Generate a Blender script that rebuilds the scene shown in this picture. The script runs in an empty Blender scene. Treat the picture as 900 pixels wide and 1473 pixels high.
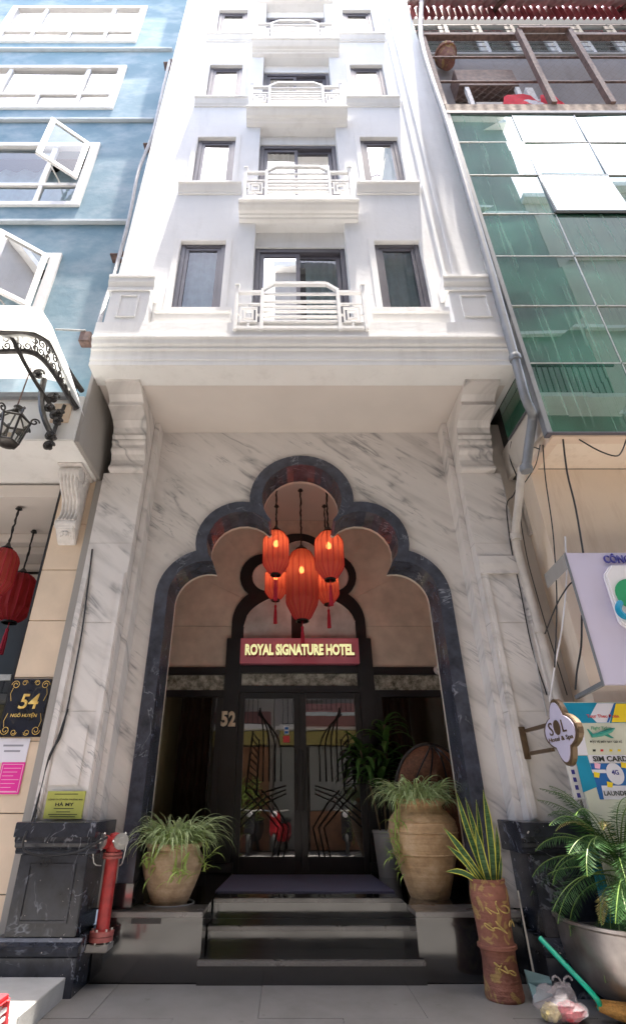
import bpy, bmesh, math, random
from mathutils import Vector, Matrix, Quaternion
R = math.radians
rnd = random.Random(7)
sc = bpy.context.scene
col = sc.collection

# ------------------------------------------------------------------ camera
PIT, PX, PY, FPX = 0.5103, 412.2, 736.5, 728.9
CAM = Vector((-0.198, -5.566, 1.375))
cd = bpy.data.cameras.new('camera')
cam = bpy.data.objects.new('camera', cd); col.objects.link(cam)
cam.location = CAM
cam.rotation_euler = (R(90) + PIT, 0, 0)
cd.sensor_fit = 'VERTICAL'; cd.sensor_height = 36; cd.sensor_width = 24
cd.lens = FPX / 1473 * 36
cd.shift_x = (450 - PX) / 1473
cd.clip_start = 0.05; cd.clip_end = 3000
sc.camera = cam

# ------------------------------------------------------------------ light
SUN_EL, SUN_AZ = math.atan(1/math.hypot(.085, .052)), math.atan2(.085, .052)   # high noon sun grazing the facades; azimuth from -Y towards +X
w = bpy.data.worlds.new('World'); sc.world = w; w.use_nodes = True
wn = w.node_tree.nodes; wl = w.node_tree.links
sky = wn.new('ShaderNodeTexSky'); sky.sky_type = 'NISHITA'; sky.sun_disc = False
sky.sun_elevation = SUN_EL
sky.air_density = 1.0; sky.dust_density = 4.0; sky.ozone_density = 1.0
bg = wn['Background']; bg.inputs['Strength'].default_value = 0.15
wl.new(sky.outputs[0], bg.inputs[0])
sd = Vector((math.sin(SUN_AZ) * math.cos(SUN_EL), -math.cos(SUN_AZ) * math.cos(SUN_EL), math.sin(SUN_EL)))
sky.sun_rotation = math.atan2(sd.x, sd.y)
sl = bpy.data.lights.new('sun', 'SUN'); sl.energy = 5.0; sl.angle = R(0.6); sl.color = (1.0, 0.92, 0.82)
so = bpy.data.objects.new('sun', sl); col.objects.link(so)
so.rotation_euler = sd.to_track_quat('Z', 'Y').to_euler()
sc.view_settings.view_transform = 'Standard'; sc.view_settings.look = 'None'
sc.view_settings.exposure = 2.3; sc.view_settings.gamma = 1.0
sc.render.engine = 'CYCLES'
sc.cycles.use_denoising = True
sc.cycles.max_bounces = 10; sc.cycles.diffuse_bounces = 7; sc.cycles.transparent_max_bounces = 12
sc.cycles.caustics_reflective = False; sc.cycles.caustics_refractive = False
sc.cycles.sample_clamp_indirect = 6

# ------------------------------------------------------------------ measuring: a photo point + a real depth -> metres
def _ray(u, v):
    a = (u - PX) / FPX; b = -(v - PY) / FPX
    c, s = math.cos(PIT), math.sin(PIT)
    return Vector((a, c - b * s, s + b * c))
def aY(u, v, y):
    r = _ray(u, v); return CAM + r * ((y - CAM.y) / r.y)
def aZ(u, v, z):
    r = _ray(u, v); return CAM + r * ((z - CAM.z) / r.z)
def aX(u, v, x):
    r = _ray(u, v); return CAM + r * ((x - CAM.x) / r.x)

# ------------------------------------------------------------------ mesh helpers
class MB:
    def __init__(s): s.v = []; s.f = []
    def add(s, vs, fs):
        o = len(s.v); s.v += [tuple(p) for p in vs]; s.f += [tuple(i + o for i in f) for f in fs]; return s
    def box(s, x0, x1, y0, y1, z0, z1):
        if x0 > x1: x0, x1 = x1, x0
        if y0 > y1: y0, y1 = y1, y0
        if z0 > z1: z0, z1 = z1, z0
        return s.add([(x0,y0,z0),(x1,y0,z0),(x1,y1,z0),(x0,y1,z0),(x0,y0,z1),(x1,y0,z1),(x1,y1,z1),(x0,y1,z1)],
              [(0,3,2,1),(4,5,6,7),(0,1,5,4),(1,2,6,5),(2,3,7,6),(3,0,4,7)])
    def prism(s, poly, axis, a, b):
        """extrude a 2D polygon along an axis; poly in the other two axes in order (x,y),(x,z),(y,z)"""
        def P(p, t):
            if axis == 'x': return (t, p[0], p[1])
            if axis == 'y': return (p[0], t, p[1])
            return (p[0], p[1], t)
        n = len(poly)
        vs = [P(p, a) for p in poly] + [P(p, b) for p in poly]
        fs = [(i, (i+1) % n, n + (i+1) % n, n + i) for i in range(n)]
        fs += [tuple(range(n))[::-1], tuple(range(n, 2*n))]
        return s.add(vs, fs)
    def tube(s, pts, r, n=8, cap=True):
        pts = [Vector(p) for p in pts]; m = len(pts)
        rs = r if isinstance(r, (list, tuple)) else [r] * m
        vs = []; fs = []
        t0 = (pts[1] - pts[0]).normalized()
        up = Vector((0,0,1)) if abs(t0.z) < .9 else Vector((1,0,0))
        nrm = t0.cross(up).normalized()
        for i, p in enumerate(pts):
            if i == 0: t = t0
            elif i == m-1: t = (pts[i] - pts[i-1]).normalized()
            else:
                t = ((pts[i+1] - pts[i]).normalized() + (pts[i] - pts[i-1]).normalized())
                t = t.normalized() if t.length > 1e-6 else (pts[i+1]-pts[i]).normalized()
            nrm = (nrm - t * nrm.dot(t)).normalized()
            bn = t.cross(nrm)
            for k in range(n):
                a = 2*math.pi*k/n
                vs.append(p + (nrm*math.cos(a) + bn*math.sin(a)) * rs[i])
        for i in range(m-1):
            for k in range(n):
                fs.append((i*n+k, i*n+(k+1)%n, (i+1)*n+(k+1)%n, (i+1)*n+k))
        if cap: fs += [tuple(range(n))[::-1], tuple((m-1)*n+k for k in range(n))]
        return s.add(vs, fs)
    def bar(s, a, b, wx, wz=None):
        """rectangular bar from a to b"""
        a = Vector(a); b = Vector(b); wz = wz or wx
        t = (b-a).normalized(); up = Vector((0,1,0)) if abs(t.y) < .9 else Vector((0,0,1))
        n1 = t.cross(up).normalized(); n2 = t.cross(n1)
        vs = []
        for p in (a, b):
            for i, j in ((-1,-1),(1,-1),(1,1),(-1,1)):
                vs.append(p + n1*i*wx/2 + n2*j*wz/2)
        return s.add(vs, [(0,1,5,4),(1,2,6,5),(2,3,7,6),(3,0,4,7),(3,2,1,0),(4,5,6,7)])
    def lathe(s, prof, c, n=28, ribs=0, ribd=0.0, axis='z'):
        c = Vector(c); vs = []; fs = []; m = len(prof)
        for r, z in prof:
            for k in range(n):
                a = 2*math.pi*k/n
                rr = r * (1 - ribd * (0.5 + 0.5*math.cos(ribs*a))) if ribs else r
                if axis == 'z': vs.append(c + Vector((rr*math.cos(a), rr*math.sin(a), z)))
                elif axis == 'y': vs.append(c + Vector((rr*math.cos(a), z, rr*math.sin(a))))
                else: vs.append(c + Vector((z, rr*math.cos(a), rr*math.sin(a))))
        for i in range(m-1):
            for k in range(n):
                fs.append((i*n+k, i*n+(k+1)%n, (i+1)*n+(k+1)%n, (i+1)*n+k))
        if prof[0][0] > 1e-5: fs.append(tuple(range(n))[::-1])
        if prof[-1][0] > 1e-5: fs.append(tuple((m-1)*n+k for k in range(n)))
        return s.add(vs, fs)
    def ribbon(s, pts, ws, side, fold=0.0):
        """leaf blade along pts, half widths ws, side vector(s), with a V fold"""
        m = len(pts); vs = []
        for i in range(m):
            sv = side[i] if isinstance(side, list) else side
            t = (pts[min(i+1, m-1)] - pts[max(i-1, 0)]).normalized()
            nn = sv.cross(t).normalized()
            vs += [pts[i] - sv*ws[i] + nn*fold*ws[i], pts[i], pts[i] + sv*ws[i] + nn*fold*ws[i]]
        fs = []
        for i in range(m-1):
            a = 3*i
            fs += [(a, a+1, a+4, a+3), (a+1, a+2, a+5, a+4)]
        return s.add(vs, fs)
    def mesh(s, name):
        me = bpy.data.meshes.new(name); me.from_pydata([tuple(p) for p in s.v], [], s.f); me.update(); return me
    def build(s, name, m, parent=None, smooth=False, bevel=0.0, kind=None):
        me = s.mesh(name)
        me.materials.append(m)
        if not smooth or bevel:
            pass
        bm = bmesh.new(); bm.from_mesh(me)
        bmesh.ops.recalc_face_normals(bm, faces=bm.faces)
        if bevel:
            bmesh.ops.bevel(bm, geom=[e for e in bm.edges if len(e.link_faces) == 2 and e.calc_face_angle(0) > 0.5],
                            offset=bevel, segments=2, affect='EDGES', clamp_overlap=True)
        if smooth:
            for f in bm.faces: f.smooth = True
            for e in bm.edges:
                if len(e.link_faces) == 2 and e.calc_face_angle(0) > R(38): e.smooth = False
        bm.to_mesh(me); bm.free()
        return place(name, me, parent, kind)

def place(name, me, parent=None, kind=None):
    o = bpy.data.objects.new(name, me); col.objects.link(o)
    if parent is not None: adopt(o, parent)
    if kind: o['kind'] = kind
    return o
def wloc(o):
    return o['_w'] if False else WL.get(o.name, Vector((0,0,0)))
WL = {}
def adopt(o, parent):
    o.parent = parent
    o.matrix_parent_inverse = Matrix.Translation(-WL.get(parent.name, Vector((0,0,0))))
def tag(o, label, cat, group=None):
    o['label'] = label; o['category'] = cat
    if group: o['group'] = group
    return o
def thing(name, label, cat, loc=(0,0,0), group=None):
    o = bpy.data.objects.new(name, None); col.objects.link(o)
    o.location = loc; o.empty_display_size = .1
    WL[o.name] = Vector(loc)
    return tag(o, label, cat, group)
def kids(o):
    return [c for c in bpy.data.objects if c.parent == o]
def dup(root, delta, label, rotz=0.0, scale=1.0):
    r = root.copy(); col.objects.link(r); r.location = Vector(root.location) + Vector(delta)
    r.rotation_euler.z += rotz; r.scale = (scale,)*3; r['label'] = label
    def rec(src, dst):
        for ch in kids(src):
            if ch == dst: continue
            c = ch.copy(); col.objects.link(c); c.parent = dst
            rec(ch, c)
    rec(root, r)
    return r
def text(name, s, m, parent, width, center, normal='-y', height=None, ext=0.004, bold=0.0, rot=None, shear=0.0, space=1.0):
    cu = bpy.data.curves.new(name, 'FONT'); cu.body = s; cu.align_x = 'CENTER'; cu.align_y = 'CENTER'
    cu.size = 1; cu.extrude = 0.0; cu.offset = bold; cu.shear = shear; cu.space_character = space
    cu.resolution_u = 3
    cu.materials.append(m)
    o = bpy.data.objects.new(name, cu); col.objects.link(o)
    bpy.context.view_layer.update()
    d = o.dimensions
    sx = width / max(d.x, 1e-3); sy = (height / max(d.y, 1e-3)) if height else sx
    dg = bpy.context.evaluated_depsgraph_get()
    me = bpy.data.meshes.new_from_object(o.evaluated_get(dg))
    bpy.data.objects.remove(o); bpy.data.curves.remove(cu)
    xs = [v.co.x for v in me.vertices]; ys = [v.co.y for v in me.vertices]
    cx = (max(xs)+min(xs))/2; cy = (max(ys)+min(ys))/2
    M = Matrix.Translation(Vector(center)) @ (rot if rot else Matrix.Rotation(R(90), 4, 'X')) @ Matrix.Diagonal((sx, sy, 1, 1)) @ Matrix.Translation((-cx, -cy, 0))
    bm = bmesh.new(); bm.from_mesh(me)
    if ext:
        g = bmesh.ops.extrude_face_region(bm, geom=list(bm.faces))
        bmesh.ops.translate(bm, verts=[x for x in g['geom'] if isinstance(x, bmesh.types.BMVert)], vec=(0,0,ext))
        bmesh.ops.recalc_face_normals(bm, faces=bm.faces)
    bmesh.ops.transform(bm, matrix=M, verts=bm.verts)
    bm.to_mesh(me); bm.free(); me.name = name
    if not me.materials: me.materials.append(m)
    return place(name, me, parent)

# ------------------------------------------------------------------ materials
def lin(c):
    return tuple(x/12.92 if x <= .04045 else ((x+.055)/1.055)**2.4 for x in c)
class NT:
    def __init__(s, name):
        s.m = bpy.data.materials.new(name); s.m.use_nodes = True
        s.t = s.m.node_tree; s.n = s.t.nodes; s.l = s.t.links
        s.b = s.n['Principled BSDF']; s.o = s.n['Material Output']
    def new(s, t, **k):
        nd = s.n.new('ShaderNode' + t)
        for a, b in k.items(): setattr(nd, a, b)
        return nd
    def link(s, a, b): s.l.new(a, b)
    def coord(s):
        return s.new('TexCoord').outputs['Object']
    def mapping(s, vec, rot=(0,0,0), scale=(1,1,1), loc=(0,0,0)):
        mp = s.new('Mapping'); mp.inputs['Rotation'].default_value = rot; mp.inputs['Scale'].default_value = scale; mp.inputs['Location'].default_value = loc
        s.link(vec, mp.inputs['Vector']); return mp.outputs[0]
    def noise(s, vec, scale=5, detail=4, rough=.55, dist=0.0):
        nd = s.new('TexNoise'); nd.inputs['Scale'].default_value = scale; nd.inputs['Detail'].default_value = detail
        nd.inputs['Roughness'].default_value = rough; nd.inputs['Distortion'].default_value = dist
        s.link(vec, nd.inputs['Vector']); return nd.outputs[0]
    def ramp(s, fac, stops):
        r = s.new('ValToRGB'); e = r.color_ramp.elements
        while len(e) > 1: e.remove(e[-1])
        e[0].position = stops[0][0]; e[0].color = stops[0][1] if len(stops[0][1]) == 4 else (*stops[0][1], 1)
        for p, c in stops[1:]:
            x = e.new(p); x.color = c if len(c) == 4 else (*c, 1)
        s.link(fac, r.inputs[0]); return r.outputs[0]
    def mix(s, fac, a, b, mode='MIX'):
        mx = s.new('Mix'); mx.data_type = 'RGBA'; mx.blend_type = mode
        for sock, val in ((mx.inputs[0], fac), (mx.inputs[6], a), (mx.inputs[7], b)):
            if hasattr(val, 'links'): s.link(val, sock)
            elif isinstance(val, (int, float)): sock.default_value = val
            else: sock.default_value = (*val, 1) if len(val) == 3 else val
        return mx.outputs[2]
    def math(s, op, a, b=None, c=None):
        nd = s.new('Math'); nd.operation = op
        for i, v in enumerate((a, b, c)):
            if v is None: continue
            if hasattr(v, 'links'): s.link(v, nd.inputs[i])
            else: nd.inputs[i].default_value = v
        return nd.outputs[0]
    def bump(s, h, strength=.3, dist=.02):
        b = s.new('Bump'); b.inputs['Strength'].default_value = strength; b.inputs['Distance'].default_value = dist
        s.link(h, b.inputs['Height']); s.link(b.outputs[0], s.b.inputs['Normal'])
    def col(s, c):
        if hasattr(c, 'links'): s.link(c, s.b.inputs['Base Color'])
        else: s.b.inputs['Base Color'].default_value = (*c, 1)
    def set(s, rough=.5, spec=.5, metal=0, coat=0):
        for k, v in (('Roughness', rough), ('Specular IOR Level', spec), ('Metallic', metal), ('Coat Weight', coat)):
            if hasattr(v, 'links'): s.link(v, s.b.inputs[k])
            else: s.b.inputs[k].default_value = v
        return s.m

def plain(name, c, rough=.5, var=.12, scale=6, metal=0, spec=.5, bump=0.0, bscale=60):
    t = NT(name); v = t.coord()
    n = t.noise(v, scale, 5)
    d = tuple(x*(1-var) for x in c); e = tuple(min(1, x*(1+var)) for x in c)
    t.col(t.ramp(n, [(.3, d), (.7, e)]))
    if bump: t.bump(t.noise(v, bscale, 3), bump, .01)
    return t.set(rough, spec, metal)

def plaster(name, c, stain=(.45,.42,.38), amount=.35, rough=.85):
    t = NT(name); v = t.coord()
    n1 = t.noise(v, 1.3, 6, .6); n2 = t.noise(t.mapping(v, scale=(3.2, 3.2, .45)), 1.6, 6, .68)
    base = t.ramp(n1, [(.3, tuple(x*.93 for x in c)), (.6, c)])
    f = t.math('MULTIPLY', t.ramp(n2, [(.52, (0,0,0)), (.8, (1,1,1))]), amount)
    t.col(t.mix(f, base, stain))
    t.bump(t.math('ADD', t.noise(v, 14, 5), t.math('MULTIPLY', t.noise(v, 120, 2), .35)), .16, .02)
    return t.set(rough, .3)

def marble_light(name, tint=(.66,.625,.605)):
    t = NT(name); v = t.coord()
    sep = t.new('SeparateXYZ'); t.link(v, sep.inputs[0])
    u = t.math('ADD', sep.outputs[0], t.math('MULTIPLY', sep.outputs[1], .9))
    cmb = t.new('CombineXYZ'); t.link(u, cmb.inputs[0]); t.link(sep.outputs[2], cmb.inputs[1])
    q = t.mapping(cmb.outputs[0], rot=(0, 0, R(38)), scale=(1, 1, 1))
    wob = t.noise(q, 1.1, 3)
    q2 = t.mapping(q, scale=(.42, 2.6, 1))
    n1 = t.noise(q2, .85, 4, .58, .45)
    v1 = t.math('ABSOLUTE', t.math('SUBTRACT', n1, .5))
    veins = t.ramp(v1, [(0, (1,1,1)), (.010, (.5,.5,.5)), (.04, (0,0,0))])
    q3 = t.mapping(q, scale=(.8, 6, 1), loc=(4.3, 1.7, 0))
    n3 = t.noise(q3, 1.1, 4, .58, .5)
    v3 = t.math('ABSOLUTE', t.math('SUBTRACT', n3, .5))
    fine = t.ramp(v3, [(0, (1,1,1)), (.02, (0,0,0))])
    msk = t.ramp(t.noise(q, 1.6, 3), [(.47, (0,0,0)), (.59, (1,1,1))])
    msk2 = t.ramp(t.noise(t.mapping(q, loc=(9, 2, 0)), 2.3, 3), [(.50, (0,0,0)), (.68, (1,1,1))])
    soft = t.ramp(t.noise(q2, 2.0, 5, .6, .3), [(.3, tuple(x*.80 for x in tint)), (.5, tint), (.75, tuple(min(1, x*1.08) for x in tint))])
    c = t.mix(t.math('MULTIPLY', veins, t.math('MULTIPLY', msk, .68)), soft, (.085,.09,.105))
    c = t.mix(t.math('MULTIPLY', fine, t.math('MULTIPLY', msk2, .65)), c, (.16,.165,.18))
    t.col(c)
    t.bump(t.noise(v, 2.5, 2), .03, .02)
    return t.set(.28, .45)

def marble_dark(name, base=(.018,.021,.032), vein=(.26,.28,.33), chips=0.0, rough=.24):
    t = NT(name); v = t.coord()
    d = t.noise(v, 2.2, 4, .6, 1.2)
    v1 = t.math('ABSOLUTE', t.math('SUBTRACT', d, .5))
    veins = t.ramp(v1, [(0, (1,1,1)), (.018, (0,0,0))])
    msk = t.ramp(t.noise(v, 3.1, 3), [(.47, (0,0,0)), (.60, (1,1,1))])
    cl = t.ramp(t.noise(v, 5, 5, .65), [(.3, tuple(x*.6 for x in base)), (.7, tuple(x*1.9 for x in base))])
    c = t.mix(t.math('MULTIPLY', veins, t.math('MULTIPLY', msk, .7)), cl, vein)
    r = rough
    if chips:
        ch = t.ramp(t.noise(v, 17, 3, .6), [(.69, (0,0,0)), (.71, (1,1,1))])
        c = t.mix(t.math('MULTIPLY', ch, chips), c, (.5,.46,.44))
        r = t.math('ADD', t.math('MULTIPLY', ch, .5), rough)
    t.col(c)
    return t.set(r, .55)

def granite(name, c=(.018,.018,.020), rough=.09):
    t = NT(name); v = t.coord()
    n = t.noise(v, 160, 3, .7)
    t.col(t.ramp(n, [(.35, tuple(x*.6 for x in c)), (.6, c), (.75, tuple(x*2.6 for x in c))]))
    s = t.ramp(t.noise(v, 4, 5, .6), [(.35, (rough*.8,)*3), (.7, (rough*2.0,)*3)])
    t.b.inputs['Coat IOR'].default_value = 1.35; t.b.inputs['Coat Roughness'].default_value = .05
    return t.set(s, 1.0, 0, 1.0)

def glass(name, tint=(.75,.8,.8), refl=.2, rough=.01, gcol=(1,1,1)):
    t = NT(name)
    tr = t.new('BsdfTransparent'); tr.inputs[0].default_value = (*tint, 1)
    gl = t.new('BsdfGlossy'); gl.inputs['Roughness'].default_value = rough; gl.inputs[0].default_value = (*gcol, 1)
    fr = t.new('Fresnel'); fr.inputs[0].default_value = 1.5
    nb = t.new('Bump'); nb.inputs['Strength'].default_value = .05; nb.inputs['Distance'].default_value = .02
    t.link(t.noise(t.coord(), 1.4, 2), nb.inputs['Height'])
    t.link(nb.outputs[0], gl.inputs['Normal']); t.link(nb.outputs[0], fr.inputs['Normal'])
    f = t.math('MINIMUM', t.math('ADD', fr.outputs[0], refl), .95)
    mx = t.new('MixShader'); t.link(f, mx.inputs[0]); t.link(tr.outputs[0], mx.inputs[1]); t.link(gl.outputs[0], mx.inputs[2])
    t.link(mx.outputs[0], t.o.inputs[0]); return t.m

def emit(name, c, s):
    t = NT(name); t.b.inputs['Base Color'].default_value = (*c, 1)
    t.b.inputs['Emission Color'].default_value = (*c, 1); t.b.inputs['Emission Strength'].default_value = s
    return t.set(.4)

def leafmat(name, c1, c2, edge=None, trans=.25):
    t = NT(name); v = t.coord()
    n = t.noise(v, 25, 3)
    oi = t.new('ObjectInfo')
    c = t.ramp(n, [(.3, c1), (.7, c2)])
    c = t.mix(t.math('MULTIPLY', oi.outputs['Random'], .35), c, tuple(min(1, x*1.7) for x in c2))
    t.col(c); t.set(.58, .25)
    tl = t.new('BsdfTranslucent'); t.link(c, tl.inputs[0])
    mx = t.new('MixShader'); mx.inputs[0].default_value = trans
    t.link(t.b.outputs[0], mx.inputs[1]); t.link(tl.outputs[0], mx.inputs[2]); t.link(mx.outputs[0], t.o.inputs[0])
    return t.m

M = {}
M['white'] = plaster('white_plaster', (.79,.79,.79), (.42,.41,.39), .30)
M['trim'] = plaster('white_trim_paint', (.80,.795,.785), (.42,.40,.38), .26)
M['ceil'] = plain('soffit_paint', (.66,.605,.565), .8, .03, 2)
M['marble'] = marble_light('white_veined_marble')
M['dmarble'] = marble_dark('dark_blue_marble', (.040,.044,.062), (.32,.34,.40))
M['dmarble_worn'] = marble_dark('chipped_dark_marble', (.020,.022,.030), (.26,.28,.33), .8, .22)
M['granite'] = granite('black_granite')
M['granite_edge'] = granite('honed_granite_edge', (.13,.12,.115), .28)
M['ground'] = plain('grey_stone_paving', (.21,.205,.20), .55, .16, 1.6, bump=.2, bscale=70)
def slabmat():
    t = NT('grey_paving_slab'); v = t.coord()
    n = t.noise(v, 2.1, 6, .62); g2 = t.noise(v, 140, 2, .7); sp_ = t.noise(v, 9, 2, .5)
    oi = t.new('ObjectInfo')
    c = t.ramp(n, [(.3, (.13,.126,.123)), (.5, (.172,.168,.165)), (.7, (.205,.20,.197))])
    c = t.mix(t.math('MULTIPLY', oi.outputs['Random'], .22), c, (.17,.168,.165))
    c = t.mix(t.math('MULTIPLY', t.ramp(g2, [(.35, (0,0,0)), (.7, (1,1,1))]), .22), c, (.12,.12,.12))
    c = t.mix(t.math('MULTIPLY', t.ramp(sp_, [(.70, (0,0,0)), (.73, (1,1,1))]), .55), c, (.10,.095,.09))
    c = t.mix(t.math('MULTIPLY', t.ramp(t.noise(v, 1.3, 5, .7), [(.56, (0,0,0)), (.7, (1,1,1))]), .4), c, (.13,.12,.11))
    t.col(c); t.bump(g2, .12, .01)
    return t.set(.5, .45)
M['slab'] = slabmat()
M['platform'] = plain('pale_concrete_slab', (.36,.36,.35), .6, .12, 5, bump=.2)
M['sunkerb'] = plain('painted_sunlight_kerb', (.82,.82,.81), .35, .04)  # white colour stands in for sunlight on the doorstep edge
M['porch_tile'] = plain('taupe_stone_tile', (.66,.585,.51), .5, .16, 3.5, bump=.1, bscale=18)
M['cream_tile'] = plain('cream_stone_tile', (.70,.555,.42), .55, .08, 3, bump=.1, bscale=30)
M['frame'] = plain('charcoal_window_frame', (.105,.10,.12), .4, .1)
M['black'] = plain('black_lacquered_timber', (.017,.017,.021), .30, .2)
M['blackmetal'] = plain('black_iron', (.014,.013,.013), .4, .3, 20)
M['iron'] = plain('worn_wrought_iron', (.065,.06,.058), .30, .5, 12, metal=.5, bump=.2)
M['win'] = glass('window_glass', (.82,.90,.92), .03)
M['winhi'] = glass('upper_window_glass', (.62,.68,.70), .42)
M['doorglass'] = glass('door_glass', (.55,.55,.55), .16)
M['fanglass'] = glass('fanlight_glass', (.62,.66,.66), .08)
M['darkglass'] = glass('dark_sidelight_glass', (.40,.40,.40), .03)
M['curtain'] = plain('grey_curtain_cloth', (.66,.76,.78), .9, .1, 8)
M['curtain_brown'] = plain('brown_curtain_cloth', (.06,.035,.03), .9, .2, 8)
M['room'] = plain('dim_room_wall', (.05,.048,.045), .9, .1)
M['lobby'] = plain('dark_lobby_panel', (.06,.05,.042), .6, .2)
M['mat'] = plain('navy_doormat_pile', (.15,.148,.23), .95, .25, 90, bump=.6, bscale=300)
M['red_pipe'] = plain('red_enamel', (.40,.035,.035), .38, .3, 14)
M['pink_pipe'] = plain('faded_red_enamel', (.36,.10,.09), .45, .25, 14)
M['steel'] = plain('dull_steel', (.55,.54,.52), .35, .15, 20, metal=.8)
M['bowl'] = plain('brushed_bronze_steel', (.36,.32,.30), .34, .2, 9, metal=.9)
M['bronze'] = plain('bronze_edge', (.13,.085,.05), .4, .2, 12, metal=.4)
M['gold'] = plain('gold_lettering', (.75,.50,.14), .3, .1, 9, metal=.6)
M['cream'] = plain('cream_number_enamel', (.80,.68,.52), .4, .05)
M['plaque'] = plain('olive_brass_plaque', (.42,.43,.10), .4, .1, 7)
M['ink'] = plain('black_ink', (.02,.025,.015), .6, .1)
M['cable'] = plain('black_cable', (.015,.015,.017), .55, .2)
M['greycable'] = plain('grey_conduit', (.42,.42,.43), .5, .15, 9)
M['greypipe'] = plain('grey_pvc_pipe', (.19,.20,.215), .4, .1, 6)
M['creampipe'] = plain('dusty_cream_pipe', (.50,.46,.42), .6, .14, 6, bump=.1)
M['cement'] = plaster('bare_cement', (.34,.32,.30), (.2,.19,.17), .5)
M['ochre'] = plaster('warm_cream_wall', (.80,.68,.56), (.44,.30,.19), .45)
M['creambeam'] = plaster('cream_beam', (.74,.58,.46), (.5,.38,.28), .35)
M['whitepaper'] = plain('white_paper', (.72,.70,.78), .7, .03)
M['pinkpaper'] = plain('magenta_paper', (.78,.02,.33), .6, .06)
M['lightpink'] = plain('pale_pink_ink', (.85,.45,.62), .6, .05)
M['greyink'] = plain('grey_ink', (.30,.29,.34), .6, .05)
M['lilac'] = plain('lilac_sign_face', (.56,.52,.66), .4, .04, 2)
M['signwhite'] = plain('white_sign_face', (.74,.72,.74), .4, .03)
M['navyink'] = plain('navy_sign_letter', (.04,.035,.25), .4, .05)
M['teal'] = plain('teal_print', (.0,.25,.42), .5, .08)
M['bluep'] = plain('blue_print', (.01,.12,.40), .5, .08)
M['shopyellow'] = plain('dull_shop_sign', (.42,.36,.12), .6, .1)
M['awning'] = plain('faded_awning', (.30,.13,.12), .8, .1)
M['yellowp'] = plain('yellow_print', (.85,.62,.02), .5, .05)
M['greenp'] = plain('green_print', (.02,.30,.12), .5, .05)
M['tealgreen'] = plain('sea_green_print', (.03,.28,.22), .5, .05)
M['redp'] = plain('red_print', (.62,.04,.05), .5, .05)
M['beigep'] = plain('beige_print', (.62,.62,.52), .5, .05)
M['navyplate'] = marble_dark('navy_stone_plate', (.010,.012,.022), (.10,.09,.07), 0, .2)
M['wicker'] = plain('brown_wicker', (.20,.085,.045), .6, .4, 40, bump=.6, bscale=90)
M['plasticgrey'] = plain('pale_grey_plastic', (.42,.43,.45), .45, .06)
M['soil'] = plain('dark_soil', (.03,.022,.016), .95, .4, 30, bump=.5)
M['dustpan'] = plain('blue_grey_plastic', (.22,.36,.40), .4, .08)
M['greenhandle'] = plain('green_plastic', (.0,.36,.22), .35, .05)
M['straw'] = plain('golden_straw', (.42,.21,.05), .8, .35, 60, bump=.5, bscale=120)
M['ledgepaint'] = plaster('blue_grey_ledge', (.52,.57,.60), (.3,.33,.35), .5)
M['rust'] = plain('rusty_brown_steel', (.14,.085,.07), .6, .45, 14, bump=.2)
M['rustlight'] = plain('weathered_concrete_edge', (.36,.28,.22), .8, .4, 9, bump=.3)
M['brownwall'] = plaster('grey_brown_wall', (.30,.27,.26), (.16,.14,.13), .5)
M['redroof'] = plain('red_corrugated_sheet', (.40,.09,.11), .5, .2, 5)
M['greyroof'] = plain('grey_corrugated_sheet', (.62,.60,.60), .5, .12, 5)
M['redcloth'] = plain('red_cloth', (.70,.02,.05), .9, .1)
M['whitecloth'] = plain('white_patterned_cloth', (.65,.62,.66), .9, .2, 30)
M['whitewood'] = plain('white_window_paint', (.74,.73,.72), .5, .05)
M['stoneornament'] = plain('white_carved_stone', (.66,.63,.61), .7, .12, 14, bump=.3)
M['lampglass'] = glass('lamp_glass', (.85,.82,.75), .06)
M['stucco_cream'] = plaster('opposite_cream_stucco', (.55,.51,.46), (.4,.35,.3), .4)
M['stucco_pink'] = plaster('opposite_pink_stucco', (.46,.43,.41), (.35,.3,.27), .4)
M['stucco_grey'] = plaster('opposite_grey_stucco', (.50,.49,.47), (.4,.38,.36), .4)
def blue_wall():
    t = NT('faded_blue_wall_paint'); v = t.coord()
    n1 = t.noise(t.mapping(v, scale=(1,1,1.3)), .7, 5, .55); n2 = t.noise(t.mapping(v, scale=(1,1,1.5)), 1.1, 6, .62)
    base = t.ramp(n1, [(.3, (.15,.26,.325)), (.6, (.21,.325,.39))])
    f = t.math('MULTIPLY', t.ramp(n2, [(.45, (.0,.0,.0)), (.75, (1,1,1))]), .58)   # chalky weathering
    t.col(t.mix(f, base, (.55,.60,.64)))
    t.bump(t.noise(v, 9, 5), .15, .02)
    return t.set(.8, .3)
M['blue'] = blue_wall()
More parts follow.
